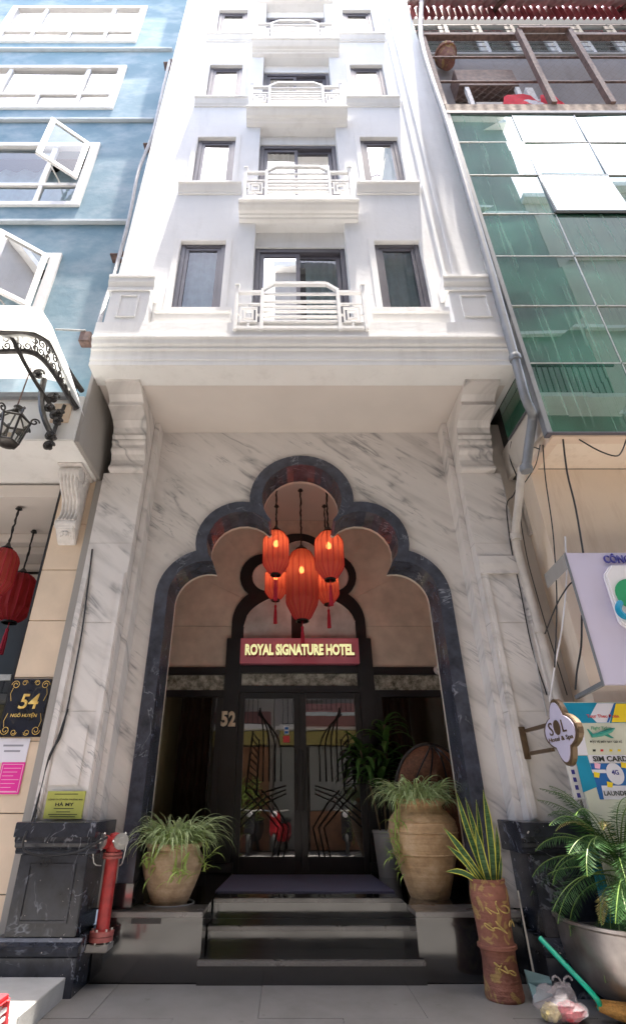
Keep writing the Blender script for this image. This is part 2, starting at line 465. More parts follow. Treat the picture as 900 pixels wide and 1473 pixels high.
def green_glass():
    t = NT('green_reflective_glass'); v = t.coord()
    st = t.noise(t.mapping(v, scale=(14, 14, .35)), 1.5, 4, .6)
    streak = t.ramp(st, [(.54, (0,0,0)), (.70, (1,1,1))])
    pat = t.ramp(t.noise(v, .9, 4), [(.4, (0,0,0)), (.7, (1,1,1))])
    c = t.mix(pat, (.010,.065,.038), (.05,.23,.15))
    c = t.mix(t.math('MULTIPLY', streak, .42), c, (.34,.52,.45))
    t.col(c); t.set(.5, 0.0)
    gl = t.new('BsdfGlossy'); gl.inputs['Roughness'].default_value = .015; gl.inputs[0].default_value = (.86,.93,.90,1)
    fr = t.new('Fresnel'); fr.inputs[0].default_value = 1.6
    nb = t.new('Bump'); nb.inputs['Strength'].default_value = .03; nb.inputs['Distance'].default_value = .02
    t.link(t.noise(v, .8, 2), nb.inputs['Height']); t.link(nb.outputs[0], gl.inputs['Normal'])
    f = t.math('SUBTRACT', t.math('ADD', fr.outputs[0], .27), t.math('MULTIPLY', streak, .12))
    mx = t.new('MixShader'); t.link(f, mx.inputs[0]); t.link(t.b.outputs[0], mx.inputs[1]); t.link(gl.outputs[0], mx.inputs[2])
    t.link(mx.outputs[0], t.o.inputs[0]); return t.m
M['green'] = green_glass()
def lantern_cloth(name, c):
    t = NT(name); v = t.coord()
    t.b.inputs['Base Color'].default_value = (*c, 1); t.set(.6, .3)
    tl = t.new('BsdfTranslucent'); tl.inputs[0].default_value = (min(1, c[0]*1.3), c[1]*1.8, c[2]*1.6, 1)
    tr = t.new('BsdfTransparent'); tr.inputs[0].default_value = (1, .35, .22, 1)
    a = t.new('MixShader'); a.inputs[0].default_value = .55
    t.link(t.b.outputs[0], a.inputs[1]); t.link(tl.outputs[0], a.inputs[2])
    b = t.new('MixShader'); b.inputs[0].default_value = .10
    t.link(a.outputs[0], b.inputs[1]); t.link(tr.outputs[0], b.inputs[2]); t.link(b.outputs[0], t.o.inputs[0])
    return t.m
M['lantern'] = lantern_cloth('red_lantern_silk', (.50,.10,.085))
M['lantern_dark'] = lantern_cloth('crimson_lantern_silk', (.42,.045,.05))
M['tassel'] = plain('crimson_tassel_thread', (.45,.02,.05), .8, .2, 60)
M['bulb'] = emit('warm_bulb', (1.0, .62, .25), 7)
M['sconce'] = emit('lobby_lamp_shade', (1.0, .85, .45), 1.4)
def mosaic():
    t = NT('mottled_transom_glass'); v = t.coord()
    n = t.noise(v, 9, 6, .75)
    t.col(t.ramp(n, [(.35, (.08,.08,.065)), (.5, (.30,.30,.26)), (.68, (.62,.62,.57))]))
    return t.set(.25, .5)
M['mosaic'] = mosaic()
def signred():
    t = NT('red_sign_panel'); v = t.coord()
    n = t.noise(v, 1.5, 2)
    t.col(t.ramp(n, [(.3, (.66,.12,.19)), (.7, (.76,.25,.34))]))
    return t.set(.22, .6)
M['signred'] = signred()
M['signletter'] = emit('emissive_cream_yellow_letter', (.92,.90,.46), .16)  # slight emission lifts the letter colour
M['signletterside'] = plain('dark_red_letter_side', (.30,.02,.05), .5, .05)
def terracotta(name, a, b, patch=None):
    t = NT(name); v = t.coord()
    n = t.math('ADD', t.math('MULTIPLY', t.noise(v, 7, 6, .68), .75), t.math('MULTIPLY', t.noise(t.mapping(v, scale=(.3,.3,9)), 4, 3), .25))
    c = t.ramp(n, [(.28, tuple(x*.55 for x in a)), (.5, a), (.75, b)])
    if patch:
        p = t.ramp(t.noise(v, 7.5, 4, .55, 1.5), [(.53, (0,0,0)), (.57, (1,1,1))])
        c = t.mix(t.math('MULTIPLY', p, .55), c, patch)
    t.col(c); t.bump(t.math('ADD', t.noise(v, 26, 5), t.math('MULTIPLY', t.noise(t.mapping(v, scale=(.4,.4,9)), 5, 3), .8)), .6, .02)
    return t.set(.75, .3)
M['clay'] = terracotta('ochre_clay_jar', (.55,.36,.20), (.74,.55,.36))
M['clay2'] = terracotta('weathered_clay_pot', (.50,.36,.24), (.70,.56,.42))
M['claybrown'] = terracotta('painted_brown_clay', (.21,.085,.06), (.30,.13,.09), (.38,.28,.09))
M['spider'] = leafmat('spider_plant_leaf', (.22,.34,.11), (.50,.57,.32))
M['spiderlight'] = leafmat('young_spider_leaf', (.30,.44,.09), (.46,.58,.18))
M['cycad'] = leafmat('cycad_leaflet', (.016,.055,.015), (.036,.095,.025), trans=.2)
M['cycadrib'] = plain('cycad_midrib', (.10,.17,.03), .5, .2)
M['drycycad'] = leafmat('dry_cycad_leaflet', (.24,.20,.06), (.40,.33,.12))
M['corn'] = leafmat('dracaena_leaf', (.03,.085,.02), (.075,.17,.04))
M['cane'] = plain('grey_brown_cane', (.16,.12,.08), .8, .25, 20)
def snake():
    t = NT('snake_plant_leaf'); v = t.coord()
    n = t.noise(t.mapping(v, scale=(2,2,14)), 5, 4, .6, .6)
    t.col(t.ramp(n, [(.35, (.018,.055,.02)), (.55, (.05,.12,.045)), (.7, (.11,.19,.08))]))
    return t.set(.38, .45)
M['snake'] = snake()
M['snakeedge'] = plain('yellow_leaf_edge', (.55,.55,.08), .45, .1)
def bagmat():
    t = NT('clear_plastic_bag'); 
    tr = t.new('BsdfTransparent'); tr.inputs[0].default_value = (.9,.9,.92,1)
    d = t.new('BsdfPrincipled'); d.inputs['Base Color'].default_value = (.46,.43,.46,1); d.inputs['Roughness'].default_value = .25
    mx = t.new('MixShader'); mx.inputs[0].default_value = .26
    t.link(tr.outputs[0], mx.inputs[1]); t.link(d.outputs[0], mx.inputs[2]); t.link(mx.outputs[0], t.o.inputs[0]); return t.m
M['bag'] = bagmat()
def canopy_mat():
    t = NT('milky_canopy_sheet')
    t.b.inputs['Base Color'].default_value = (.80,.81,.80,1); t.set(.35, .5)
    tl = t.new('BsdfTranslucent'); tl.inputs[0].default_value = (.85,.86,.85,1)
    mx = t.new('MixShader'); mx.inputs[0].default_value = .6
    t.link(t.b.outputs[0], mx.inputs[1]); t.link(tl.outputs[0], mx.inputs[2]); t.link(mx.outputs[0], t.o.inputs[0]); return t.m
M['canopy'] = canopy_mat()

# ================================================================== GROUND
g = MB().box(-60, 60, -14, 30, -.3, -.02).build('street_ground', M['ground']); g['kind'] = 'structure'
g['label'] = 'grey street ground of the alley in front of the hotel'
k = 0
for j in range(5):
    for i in range(9):
        x0 = -5.2 + i*1.2 + (.6 if j % 2 else 0); y1 = .06 - j*.75
        MB().box(x0 + .002, x0 + 1.198, y1 - .748, y1 - .002, -.03, rnd.uniform(-.0015, .0015)).build('paving_slab', M['slab'], g)

# ================================================================== HOTEL
YF = -.95
hotel = thing('hotel_building', 'tall narrow white hotel with a marble ground floor and dark trefoil arch', 'hotel', (0, .3, 0))

def holed_wall(name, m, parent, x0, x1, z0, z1, holes, yf, t):
    xs = sorted({x0, x1, *[h[0] for h in holes], *[h[1] for h in holes]})
    zs = sorted({z0, z1, *[h[2] for h in holes], *[h[3] for h in holes]})
    def hole(a, b): return any(h[0]-1e-6 <= a and b <= h[1]+1e-6 and h[2]-1e-6 <= c and d <= h[3]+1e-6 for h in holes)
    mb = MB(); solid = {}
    for i in range(len(xs)-1):
        for j in range(len(zs)-1):
            a, b, c, d = xs[i], xs[i+1], zs[j], zs[j+1]
            solid[i, j] = not any(h[0]-1e-6 <= a and b <= h[1]+1e-6 and h[2]-1e-6 <= c and d <= h[3]+1e-6 for h in holes)
    for (i, j), ok in solid.items():
        if not ok: continue
        a, b, c, d = xs[i], xs[i+1], zs[j], zs[j+1]
        mb.add([(a,yf,c),(b,yf,c),(b,yf,d),(a,yf,d)], [(0,1,2,3)])
        mb.add([(a,yf+t,c),(b,yf+t,c),(b,yf+t,d),(a,yf+t,d)], [(3,2,1,0)])
        for di, dj, q in ((-1,0,[(a,c),(a,d)]),(1,0,[(b,d),(b,c)]),(0,-1,[(b,c),(a,c)]),(0,1,[(a,d),(b,d)])):
            if not solid.get((i+di, j+dj), False):
                (p0, q0), (p1, q1) = q
                mb.add([(p0,yf,q0),(p1,yf,q1),(p1,yf+t,q1),(p0,yf+t,q0)], [(0,1,2,3)])
    me = mb.mesh(name); me.materials.append(m)
    bm = bmesh.new(); bm.from_mesh(me); bmesh.ops.remove_doubles(bm, verts=bm.verts, dist=1e-5)
    bmesh.ops.recalc_face_normals(bm, faces=bm.faces); bm.to_mesh(me); bm.free()
    return place(name, me, parent)

ZT = [8.569 + (0 if n == 0 else 3.018 + (n-1)*2.914) for n in range(5)]
WH = 1.57; XO, XI = 1.766, 1.098
SLABZ = [None] + [9.27 + (n-1)*2.93 for n in range(1, 6)]      # top of the balcony slabs
holes = []
for n in range(5):
    for s in (-1, 1):
        a, b = sorted((s*XI, s*XO)); holes.append((a, b, ZT[n]-WH, ZT[n]))
    zb = 6.45 if n == 0 else SLABZ[n] - .05
    holes.append((-.675, .685, zb, SLABZ[n+1] - .24))
holed_wall('upper_wall', M['white'], hotel, -2.575, 2.665, 5.95, 25.0, holes, YF, .22)
MB().box(-2.57, -2.46, YF+.222, 8, 5.95, 25).build('side_wall', M['white'], hotel)
MB().box(-2.67, -2.5705, YF+.20, 8, 5.95, 25).build('side_wall', M['cement'], hotel)
MB().box(2.46, 2.6645, YF+.222, 8, 5.95, 25).build('side_wall', M['white'], hotel)
MB().box(-2.45, 2.45, YF+1.6, YF+1.7, 5.95, 25).build('inner_wall', M['room'], hotel)
MB().box(-2.575, 2.665, YF, 8, 25.0, 25.2).build('roof', M['white'], hotel)
for n in range(5):   # floor slabs between storeys keep the rooms apart
    MB().box(-2.44, 2.44, YF+.23, YF+1.59, ZT[n]+.35, ZT[n]+.5).build('floor_slab', M['room'], hotel)

def wavy(x0, x1, y, z0, z1, waves, amp=.03, n=None):
    n = n or int(waves*6) + 2
    vs = []; fs = []
    for i in range(n+1):
        x = x0 + (x1-x0)*i/n; yy = y + amp*math.sin(2*math.pi*waves*i/n) + amp*.4*math.sin(5.3*i)
        vs += [(x, yy, z0), (x, yy + .01, z1)]
    for i in range(n): fs.append((2*i, 2*i+2, 2*i+3, 2*i+1))
    return MB().add(vs, fs)

SILL = [(-1.06, 0), (-1.06, -.045), (-1.035, -.055), (-1.02, -.10), (-.99, -.165), (-.975, -.175), (-.975, -.215), (-.945, -.215), (-.945, 0)]
for n in range(5):
    for s in (-1, 1):
        a, b = sorted((s*XI, s*XO)); z1 = ZT[n]; z0 = z1 - WH
        # raised architrave
        t = MB()
        t.box(a-.095, a-.002, YF-.014, YF+.01, z0, z1+.07); t.box(b+.002, b+.095, YF-.014, YF+.01, z0, z1+.07)
        t.box(a-.0018, b+.0018, YF-.014, YF+.01, z1+.002, z1+.07)
        t.build('window_surround', M['trim'], hotel, bevel=.008)
        yw = YF + .045
        fr = MB()
        fr.box(a, a+.075, yw, yw+.07, z0, z1).box(b-.075, b, yw, yw+.07, z0, z1)
        fr.box(a+.076, b-.076, yw, yw+.07, z1-.075, z1).box(a+.076, b-.076, yw, yw+.07, z0, z0+.075)
        wdw = fr.build('window', M['frame'], hotel, bevel=.006)
        sf = MB()
        sf.box(a+.077, a+.125, yw+.012, yw+.055, z0+.077, z1-.077).box(b-.125, b-.077, yw+.012, yw+.055, z0+.077, z1-.077)
        sf.box(a+.126, b-.126, yw+.012, yw+.055, z1-.125, z1-.077).box(a+.126, b-.126, yw+.012, yw+.055, z0+.077, z0+.125)
        sf.build('sash', M['frame'], wdw)
        pn = MB().add([(a+.12, yw+.03, z0+.12), (b-.12, yw+.03+rnd.uniform(-.004,.004), z0+.12), (b-.12, yw+.03+rnd.uniform(-.004,.004), z1-.12), (a+.12, yw+.03, z1-.12)], [(0,1,2,3)])
        pn.build('pane', M['win'] if n == 0 else M['winhi'], wdw)
        wavy(a-.05, b+.05, yw+.14, z0-.1, z1+.05, 6).build('curtain', M['curtain'], wdw, smooth=True)
        big = 1.75 if n == 0 else 1.0
        prof = [(y, z0 - .002 + z*big) for y, z in SILL]
        MB().prism(prof, 'x', (a+b)/2-.505, (a+b)/2+.505).build('window_sill', M['trim'], hotel, bevel=.004)

# balcony doors, slabs and railings
SLAB = [(-1.20, 0), (-1.20, -.05), (-1.17, -.06), (-1.15, -.10), (-1.10, -.155), (-1.06, -.165), (-1.05, -.19), (-1.02, -.20), (-1.01, -.235), (-.945, -.235), (-.945, 0)]
def railing(zt):
    """Juliet railing; zt = height of the raised middle rail"""
    y = -1.165; zb = zt - .88
    r = MB().box(-.82, .775, y-.016, y+.016, zb+.015, zb+.05).build('balcony_railing', M['trim'], hotel, bevel=.004)
    for x, h in ((-.845, zt-.05), (.80, zt-.05), (-.515, zt-.14), (.47, zt-.14)):
        MB().box(x-.024, x+.024, y-.024, y+.024, zb, h).build('post', M['trim'], r, bevel=.005)
    for x in (-.845, .80): MB().box(x-.032, x+.032, y-.032, y+.032, zt-.049, zt-.01).build('post_cap', M['trim'], r, bevel=.006)
    def bar(p, q, d=.034): MB().bar(p, q, d).build('rail', M['trim'], r)
    bar((-.37, y, zt), (.325, y, zt), .05)
    bar((-.515, y, zt-.13), (-.37, y, zt), .045); bar((.47, y, zt-.13), (.325, y, zt), .045)
    bar((-.82, y, zt-.17), (-.54, y, zt-.17), .045); bar((.495, y, zt-.17), (.775, y, zt-.17), .045)
    for z in (.20, .35, .45, .535, .635, .72, .83): bar((-.49, y, zt-z), (.445, y, zt-z), .03)
    for z in (.40, .83):
        bar((-.82, y, zt-z), (-.54, y, zt-z), .03); bar((.495, y, zt-z), (.775, y, zt-z), .03)
    for cx in (-.68, .635):
        q = MB(); zc = zt - .60; a = .10; h = .125
        for d in (1.0, .52):
            q.box(cx-a*d-.012, cx-a*d+.012, y-.013, y+.013, zc-h*d-.012, zc+h*d+.012).box(cx+a*d-.012, cx+a*d+.012, y-.013, y+.013, zc-h*d-.012, zc+h*d+.012)
            q.box(cx-a*d+.013, cx+a*d-.013, y-.013, y+.013, zc+h*d-.012, zc+h*d+.012).box(cx-a*d+.013, cx+a*d-.013, y-.013, y+.013, zc-h*d-.012, zc-h*d+.012)
        q.box(cx-.012, cx+.012, y-.012, y+.012, zc+h+.013, zt-.42).box(cx-.012, cx+.012, y-.012, y+.012, zt-.81, zc-h-.013)
        q.box(cx-.14, cx-a-.013, y-.012, y+.012, zc-.012, zc+.012).box(cx+a+.013, cx+.14, y-.012, y+.012, zc-.012, zc+.012)
        q.build('fret_square', M['trim'], r)
for n in range(5):
    zd1 = 8.66 + (0 if n == 0 else 3.018 + (n-1)*2.914) ; zd0 = 6.4 if n == 0 else SLABZ[n] + .02
    yd = YF + .17
    x0, x1 = -.672, .682
    MB().box(x0, x1, yd-.02, yd+.05, zd1, SLABZ[n+1]-.236).build('lintel_panel', M['white'], hotel)
    fr = MB().box(x0, x0+.07, yd, yd+.09, zd0, zd1-.002).box(x1-.07, x1, yd, yd+.09, zd0, zd1-.002).box(x0+.071, x1-.071, yd, yd+.09, zd1-.09, zd1-.002)
    bd = fr.build('balcony_door', M['frame'], hotel, bevel=.006)
    xm = -.03
    for a, b, dy in ((x0+.075, xm+.03, .02), (xm-.03, x1-.075, .055)):
        sf = MB().box(a, a+.06, yd+dy, yd+dy+.03, zd0, zd1-.1).box(b-.06, b, yd+dy, yd+dy+.03, zd0, zd1-.1).box(a+.061, b-.061, yd+dy, yd+dy+.03, zd1-.17, zd1-.1)
        sf.build('sash', M['frame'], bd)
        MB().add([(a+.055, yd+dy+.015, zd0), (b-.055, yd+dy+.015, zd0), (b-.055, yd+dy+.015+rnd.uniform(-.006,.006), zd1-.165), (a+.055, yd+dy+.015, zd1-.165)], [(0,1,2,3)]).build('pane', M['win'] if n == 0 else M['winhi'], bd)
    wavy(x0-.05, xm-.12, yd+.17, zd0, zd1+.1, 6).build('curtain', M['curtain'], bd, smooth=True)
    wavy(xm+.12, x1+.05, yd+.19, zd0, zd1+.1, 6).build('curtain', M['curtain'], bd, smooth=True)
    if n:
        z = SLABZ[n]
        MB().prism([(y, z + d) for y, d in SLAB], 'x', -.925, .895).build('balcony_slab', M['trim'], hotel, bevel=.004)
        railing(10.19 + (n-1)*2.93)
    else:
        railing(7.31)
MB().prism([(y, SLABZ[5] + d) for y, d in SLAB], 'x', -.925, .895).build('balcony_slab', M['trim'], hotel, bevel=.004)
# vertical fillets beside the right and left corners
for s in (1,):
    for x in (2.02, 2.17):
        MB().box(s*x-.03, s*x+.03, YF-.03, YF+.004, 6.5, 24.9).build('fillet', M['white'], hotel, bevel=.01)

# cornice between the plaster storeys and the marble ground floor
CZ = [(-1.15, 6.60), (-1.15, 6.36), (-1.17, 6.35), (-1.17, 6.31), (-1.15, 6.29), (-1.14, 6.23), (-1.11, 6.205), (-1.105, 6.19), (-1.12, 6.18), (-1.12, 6.155), (-1.10, 6.14),
      (-1.085, 6.06), (-1.085, 6.01), (-1.07, 6.0), (-1.075, 5.985), (-1.075, 5.93), (-.72, 5.93), (-.72, 6.60)]
MB().prism(CZ, 'x', -2.60, 2.60).build('cornice', M['trim'], hotel, bevel=.004)
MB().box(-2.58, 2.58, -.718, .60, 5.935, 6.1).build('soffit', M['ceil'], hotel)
for s in (-1, 1):
    xa, xb = (-2.515, -2.0) if s < 0 else (1.935, 2.55)
    b = MB().box(xa, xb, -1.14, YF-.005, 6.602, 7.20)
    pb = b.build('corner_block', M['white'], hotel, bevel=.006)
    CP = [(-1.205, 7.47), (-1.205, 7.42), (-1.19, 7.41), (-1.185, 7.34), (-1.15, 7.27), (-1.16, 7.255), (-1.16, 7.202), (YF-.005, 7.202), (YF-.005, 7.47)]
    MB().prism(CP, 'x', xa-.05, xb+.05).build('block_cap', M['trim'], pb, bevel=.003)
    f = MB(); u0, u1, w0, w1 = xa+.13, xb-.13, 6.70, 7.12
    for (a, c, d, e) in ((u0, u0+.02, w0, w1), (u1-.02, u1, w0, w1), (u0+.021, u1-.021, w1-.02, w1), (u0+.021, u1-.021, w0, w0+.02)):
        f.box(a, c, -1.155, -1.139, d, e)
    f.build('panel_moulding', M['trim'], pb)

# ---- marble ground floor with the trefoil arch
def circ_meet(c1, r1, c2, r2):
    d = (c2-c1).length; a = (r1*r1 - r2*r2 + d*d)/(2*d); h = math.sqrt(max(r1*r1-a*a, 1e-6))
    e = (c2-c1)/d; p = c1 + e*a; n = Vector((-e.y, e.x))
    q = [p + n*h, p - n*h]
    return max(q, key=lambda v: (v - Vector((0, 3.6))).length)
def trefoil(xleg, z0, cs, rs, n=12):
    """right half outline from the foot up to the crown, then mirrored: list of (x, z)"""
    cs = [Vector(c) for c in cs]
    meets = [circ_meet(cs[0], rs[0], cs[1], rs[1]), circ_meet(cs[1], rs[1], cs[2], rs[2])]
    pts = [(xleg, z0)] + [(xleg, z0 + (cs[0].y - z0)*i/4) for i in range(1, 4)]
    for i, (c, r) in enumerate(zip(cs, rs)):
        st = 0.0 if i == 0 else math.atan2(meets[i-1].y-c.y, meets[i-1].x-c.x)
        en = math.pi/2 if i == 2 else math.atan2(meets[i].y-c.y, meets[i].x-c.x)
        for k in range(n+1):
            a = st + (en-st)*k/n
            pts.append((c.x + r*math.cos(a), c.y + r*math.sin(a)))
    return pts + [(-x, z) for x, z in pts[-2::-1]]
XL = 1.765
OUT = trefoil(XL, .48, [(1.155, 3.46), (.775, 4.185), (0, 4.81)], [.61, .57, .685])
INN = trefoil(1.615, .48, [(1.195, 3.485), (.765, 4.17), (0, 4.82)], [.42, .44, .525])
def strip(A, ya, B, yb):
    n = len(A); mb = MB()
    mb.add([(x, ya, z) for x, z in A] + [(x, yb, z) for x, z in B], [(i, i+1, n+i+1, n+i) for i in range(n-1)])
    return mb
# the wall: quads from the outline out to a rectangle
def wall_with_outline(A, y, t, x1, z1):
    """front face between outline A and the rectangle |x|<=x1, z<=z1, by casting every outline point outwards"""
    n = len(A); B = []
    for i, (x, z) in enumerate(A):
        f = i/(n-1)
        # rectangle perimeter parameter: right side up, top, left side down
        h = z1-.0; per = 2*h + 2*x1; d = f*per
        if d < h: B.append((x1, d))
        elif d < h + 2*x1: B.append((x1-(d-h), z1))
        else: B.append((-x1, z1-(d-h-2*x1)))
    return B
# marble wall cut by the arch: polygon with the arch notch, filled by a boolean-free triangulation
def notch_wall(name, A, x1, z0, z1, yf, t, m, parent):
    poly = [(-x1, z0), (-x1, z1), (x1, z1), (x1, z0)] + [(x, z) for x, z in A]
    from mathutils.geometry import tessellate_polygon
    bm = bmesh.new()
    f = [bm.verts.new((x, yf, z)) for x, z in poly]
    for tri in tessellate_polygon([[Vector((x, z, 0)) for x, z in poly]]): bm.faces.new([f[i] for i in tri])
    r = bmesh.ops.extrude_face_region(bm, geom=list(bm.faces))
    bmesh.ops.translate(bm, verts=[v for v in r['geom'] if isinstance(v, bmesh.types.BMVert)], vec=(0, t, 0))
    bmesh.ops.recalc_face_normals(bm, faces=bm.faces)
    me = bpy.data.meshes.new(name); bm.to_mesh(me); bm.free(); me.materials.append(m)
    return place(name, me, parent)
notch_wall('marble_wall', OUT[:], 2.06, .478, 5.932, .24, .12, M['marble'], hotel)
fr = strip(OUT, .19, INN, .19); fr.v += []
n_ = len(OUT)
fr2 = strip(INN, .19, INN, .62); fr3 = strip(OUT, .26, OUT, .19)
arch = MB()
for q in (fr, fr2, fr3): arch.add(q.v, q.f)
ar = arch.build('arch_frame', M['dmarble'], hotel)
bm = bmesh.new(); bm.from_mesh(ar.data); bmesh.ops.remove_doubles(bm, verts=bm.verts, dist=1e-4); bmesh.ops.recalc_face_normals(bm, faces=bm.faces)
bm.to_mesh(ar.data); bm.free()
for s in (-1, 1):
    a = MB().prism([(1.60, .48), (1.79, .48), (1.79, .60), (1.775, .615), (1.775, .67), (1.60, .67)] if s > 0 else [(-1.60, .48), (-1.60, .67), (-1.775, .67), (-1.775, .615), (-1.79, .60), (-1.79, .48)], 'y', .165, .64)
    a.build('arch_foot', M['granite'], ar, bevel=.004)
# back of the arch wall as seen from inside the porch
notch_wall('arch_backing', INN[:], 2.4, .478, 5.932, .622, .05, M['porch_tile'], hotel)

# ---- pilasters with stacked marble mouldings
for s in (-1, 1):
    xi, xo = s*2.035, s*2.545
    pl = MB().box(xi, xo, -.115, .26, 1.17, 4.999).build('pilaster', M['cement'], hotel)
    for za, zb2 in ((1.172, 2.118), (2.12, 3.03), (3.033, 3.998), (4.0, 4.998)):
        MB().box(xi-.003*s, xo+.003*s, -.12, .259, za, zb2).build('marble_slab', M['marble'], pl, bevel=.003)
    # secondary strip between pilaster and wall
    MB().box(s*1.965, s*2.033, .02, .26, .5, 5.93).build('return_strip', M['marble'], pl, bevel=.006)
    # raised frame on the lower shaft
    xa, xb = sorted((xi, xo))
    for c in (xa+.045, xb-.045):
        MB().box(c-.035, c+.035, -.145, -.119, 1.18, 3.62).build('raised_fillet', M['marble'], pl, bevel=.012)
    if s > 0:
        MB().prism([(-.121, 3.82), (-.16, 3.82), (-.165, 3.72), (-.15, 3.64), (-.155, 3.60), (-.121, 3.60)], 'x', xa-.01, xb+.01).build('shaft_moulding', M['marble'], pl, bevel=.005)
    # capital profile (y, z), growing forwards to the soffit
    C = [(-.12, 5.0), (-.19, 5.0), (-.205, 5.02), (-.20, 5.06), (-.165, 5.09), (-.16, 5.17), (-.19, 5.24), (-.235, 5.27), (-.245, 5.30), (-.225, 5.32), (-.225, 5.37),
         (-.25, 5.385), (-.265, 5.41), (-.25, 5.44), (-.27, 5.455), (-.29, 5.475), (-.28, 5.50),
         (-.27, 5.53), (-.29, 5.60), (-.37, 5.66), (-.50, 5.70), (-.60, 5.715), (-.60, 5.735), (-.57, 5.745), (-.575, 5.79), (-.65, 5.85), (-.76, 5.88), (-.84, 5.89), (-.84, 5.932), (.26, 5.932), (.26, 5.0)]
    MB().prism(C, 'x', xi, s*2.47).build('capital', M['marble'], pl, bevel=.004)
    # pedestal: base, ogee, die with sunk panel, cap
    inn, out = s*1.93, s*2.52
    pe = MB().box(inn, out, -.235, .255, .36, .93).build('pedestal', M['dmarble_worn'], hotel, bevel=.008)
    MB().prism([(-.30, -.01), (-.30, .24), (-.295, .25), (.255, .25), (.255, -.01)], 'x', s*1.87, s*2.58).build('plinth', M['dmarble_worn'], pe, bevel=.006)
    MB().prism([(-.305, .252), (-.315, .28), (-.305, .315), (-.265, .335), (-.245, .359), (.255, .359), (.255, .252)], 'x', s*1.865, s*2.585).build('base_moulding', M['dmarble_worn'], pe, bevel=.004)
    MB().prism([(-.24, .931), (-.255, .95), (-.25, .965), (-.285, .985), (-.29, 1.01), (-.31, 1.03), (-.31, 1.055), (-.35, 1.06), (-.35, 1.165), (-.335, 1.172), (.255, 1.172), (.255, .931)], 'x', s*1.86, s*2.57).build('pedestal_cap', M['dmarble_worn'], pe, bevel=.004)
    f = MB(); u0, u1 = sorted((inn + s*.09, out - s*.09)); w0, w1 = .45, .86
    for (a, c, d, e) in ((u0, u0+.018, w0, w1), (u1-.018, u1, w0, w1), (u0+.019, u1-.019, w1-.018, w1), (u0+.019, u1-.019, w0, w0+.018)):
        f.box(a, c, -.247, -.234, d, e)
    f.build('panel_moulding', M['dmarble_worn'], pe)
# white marble slab let into the left pilaster
MB().box(-2.455, -2.165, -.127, -.119, 1.46, 1.985).build('marble_slab', M['marble'], hotel, bevel=.003)

# ---- podium, steps and porch floor
for s in (-1, 1):
    xa, xb = sorted((s*.935, s*1.86))
    pd = MB().box(xa, xb, .075, 3.4, -.01, .44).build('podium', M['granite'], hotel, bevel=.003)
    MB().box(xa-(.0 if s > 0 else 0), xb, .05, .42, .4405, .48).build('podium_edge', M['granite_edge'], pd, bevel=.006)
    MB().box(xa, xb+.6*(s > 0) , .421, 3.4, .4405, .48).build('podium_top', M['granite'], pd) if s > 0 else MB().box(xa-.6, xb, .421, 3.4, .4405, .48).build('podium_top', M['granite'], pd)
MB().box(-1.56, -1.30, .068, .08, .395, .432).build('floor_vent', M['black'], hotel)
st = [(-.955, .975, -.002, .70, 0, .16), (-.93, .95, .385, .74, .16, .32), (-.93, .95, .72, 3.4, .32, .48)]
for x0, x1, y0, y1, z0, z1 in st:
    sp = MB().box(x0+.006, x1-.006, y0+.025, y1, z0 - (.01 if z0 == 0 else -.0005), z1-.035).build('step', M['granite'], hotel)
    MB().box(x0+.004, x1-.004, y0, y0+.06, z1-.0345, z1).build('nosing', M['granite_edge'], sp, bevel=.006)
    MB().box(x0+.004, x1-.004, y0+.0605, y1, z1-.0345, z1-.0006).build('tread', M['granite'], sp)
MB().box(-2.6, 2.6, 3.4, 6.5, .3, .479).build('lobby_floor', M['granite'], hotel)

# ---- porch interior
YD = 2.7
for s in (-1, 1):
    MB().box(s*2.4, s*2.5, .67, 6.5, .3, 5.93).build('porch_side_wall', M['porch_tile'], hotel)
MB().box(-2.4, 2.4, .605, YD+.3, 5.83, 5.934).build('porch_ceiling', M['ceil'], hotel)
DOUT = trefoil(1.10, .48, [(.50, 3.88), (.585, 4.70), (0.03, 4.99)], [.60, .42, .53], 10)
ptw = MB().box(-2.4, 2.4, YD+.02, YD+.1, 3.10, 5.83).build('porch_wall', M['room'], hotel)
# tiles: one course below, fanned pieces above
def tile(poly):
    MB().prism(poly, 'y', YD, YD+.03).build('wall_tile', M['porch_tile'], ptw)
ZJ = 3.83; gp = .004
for s in (-1, 1):
    q = [(s*1.0, 3.16), (s*2.39, 3.16), (s*2.39, ZJ-gp), (s*1.0, ZJ-gp)]
    tile(q if s > 0 else q[::-1])
def fan(a0, a1):
    c = (0, 3.83); out = []
    def hit(a):
        dx, dz = math.cos(a), math.sin(a)
        t = min(2.39/abs(dx) if abs(dx) > 1e-6 else 9e9, (5.82-c[1])/dz if dz > 1e-6 else 9e9)
        return (c[0]+dx*t, c[1]+dz*t)
    p = [c, hit(a0)]
    ac = math.atan2(5.82-c[1], 2.39)
    for cr in (ac, math.pi-ac):
        if a0 < cr < a1: p.append((2.39 if cr < 1.57 else -2.39, 5.82))
    p.append(hit(a1))
    cx = sum(x for x, z in p)/len(p); cz = sum(z for x, z in p)/len(p)
    return [(cx + (x-cx)*.9965, cz + (z-cz)*.9965) for x, z in p]
angs = [0.001, R(27), R(52), R(76), R(104), R(128), R(153), math.pi-.001]
for a0, a1 in zip(angs, angs[1:]): tile(fan(a0, a1))

# ---- black timber door surround: trefoil head, posts, rails
c_out = [(x, z) for x, z in DOUT]
surround = MB().prism(c_out, 'y', YD-.06, YD-.005).build('door_surround', M['black'], hotel)
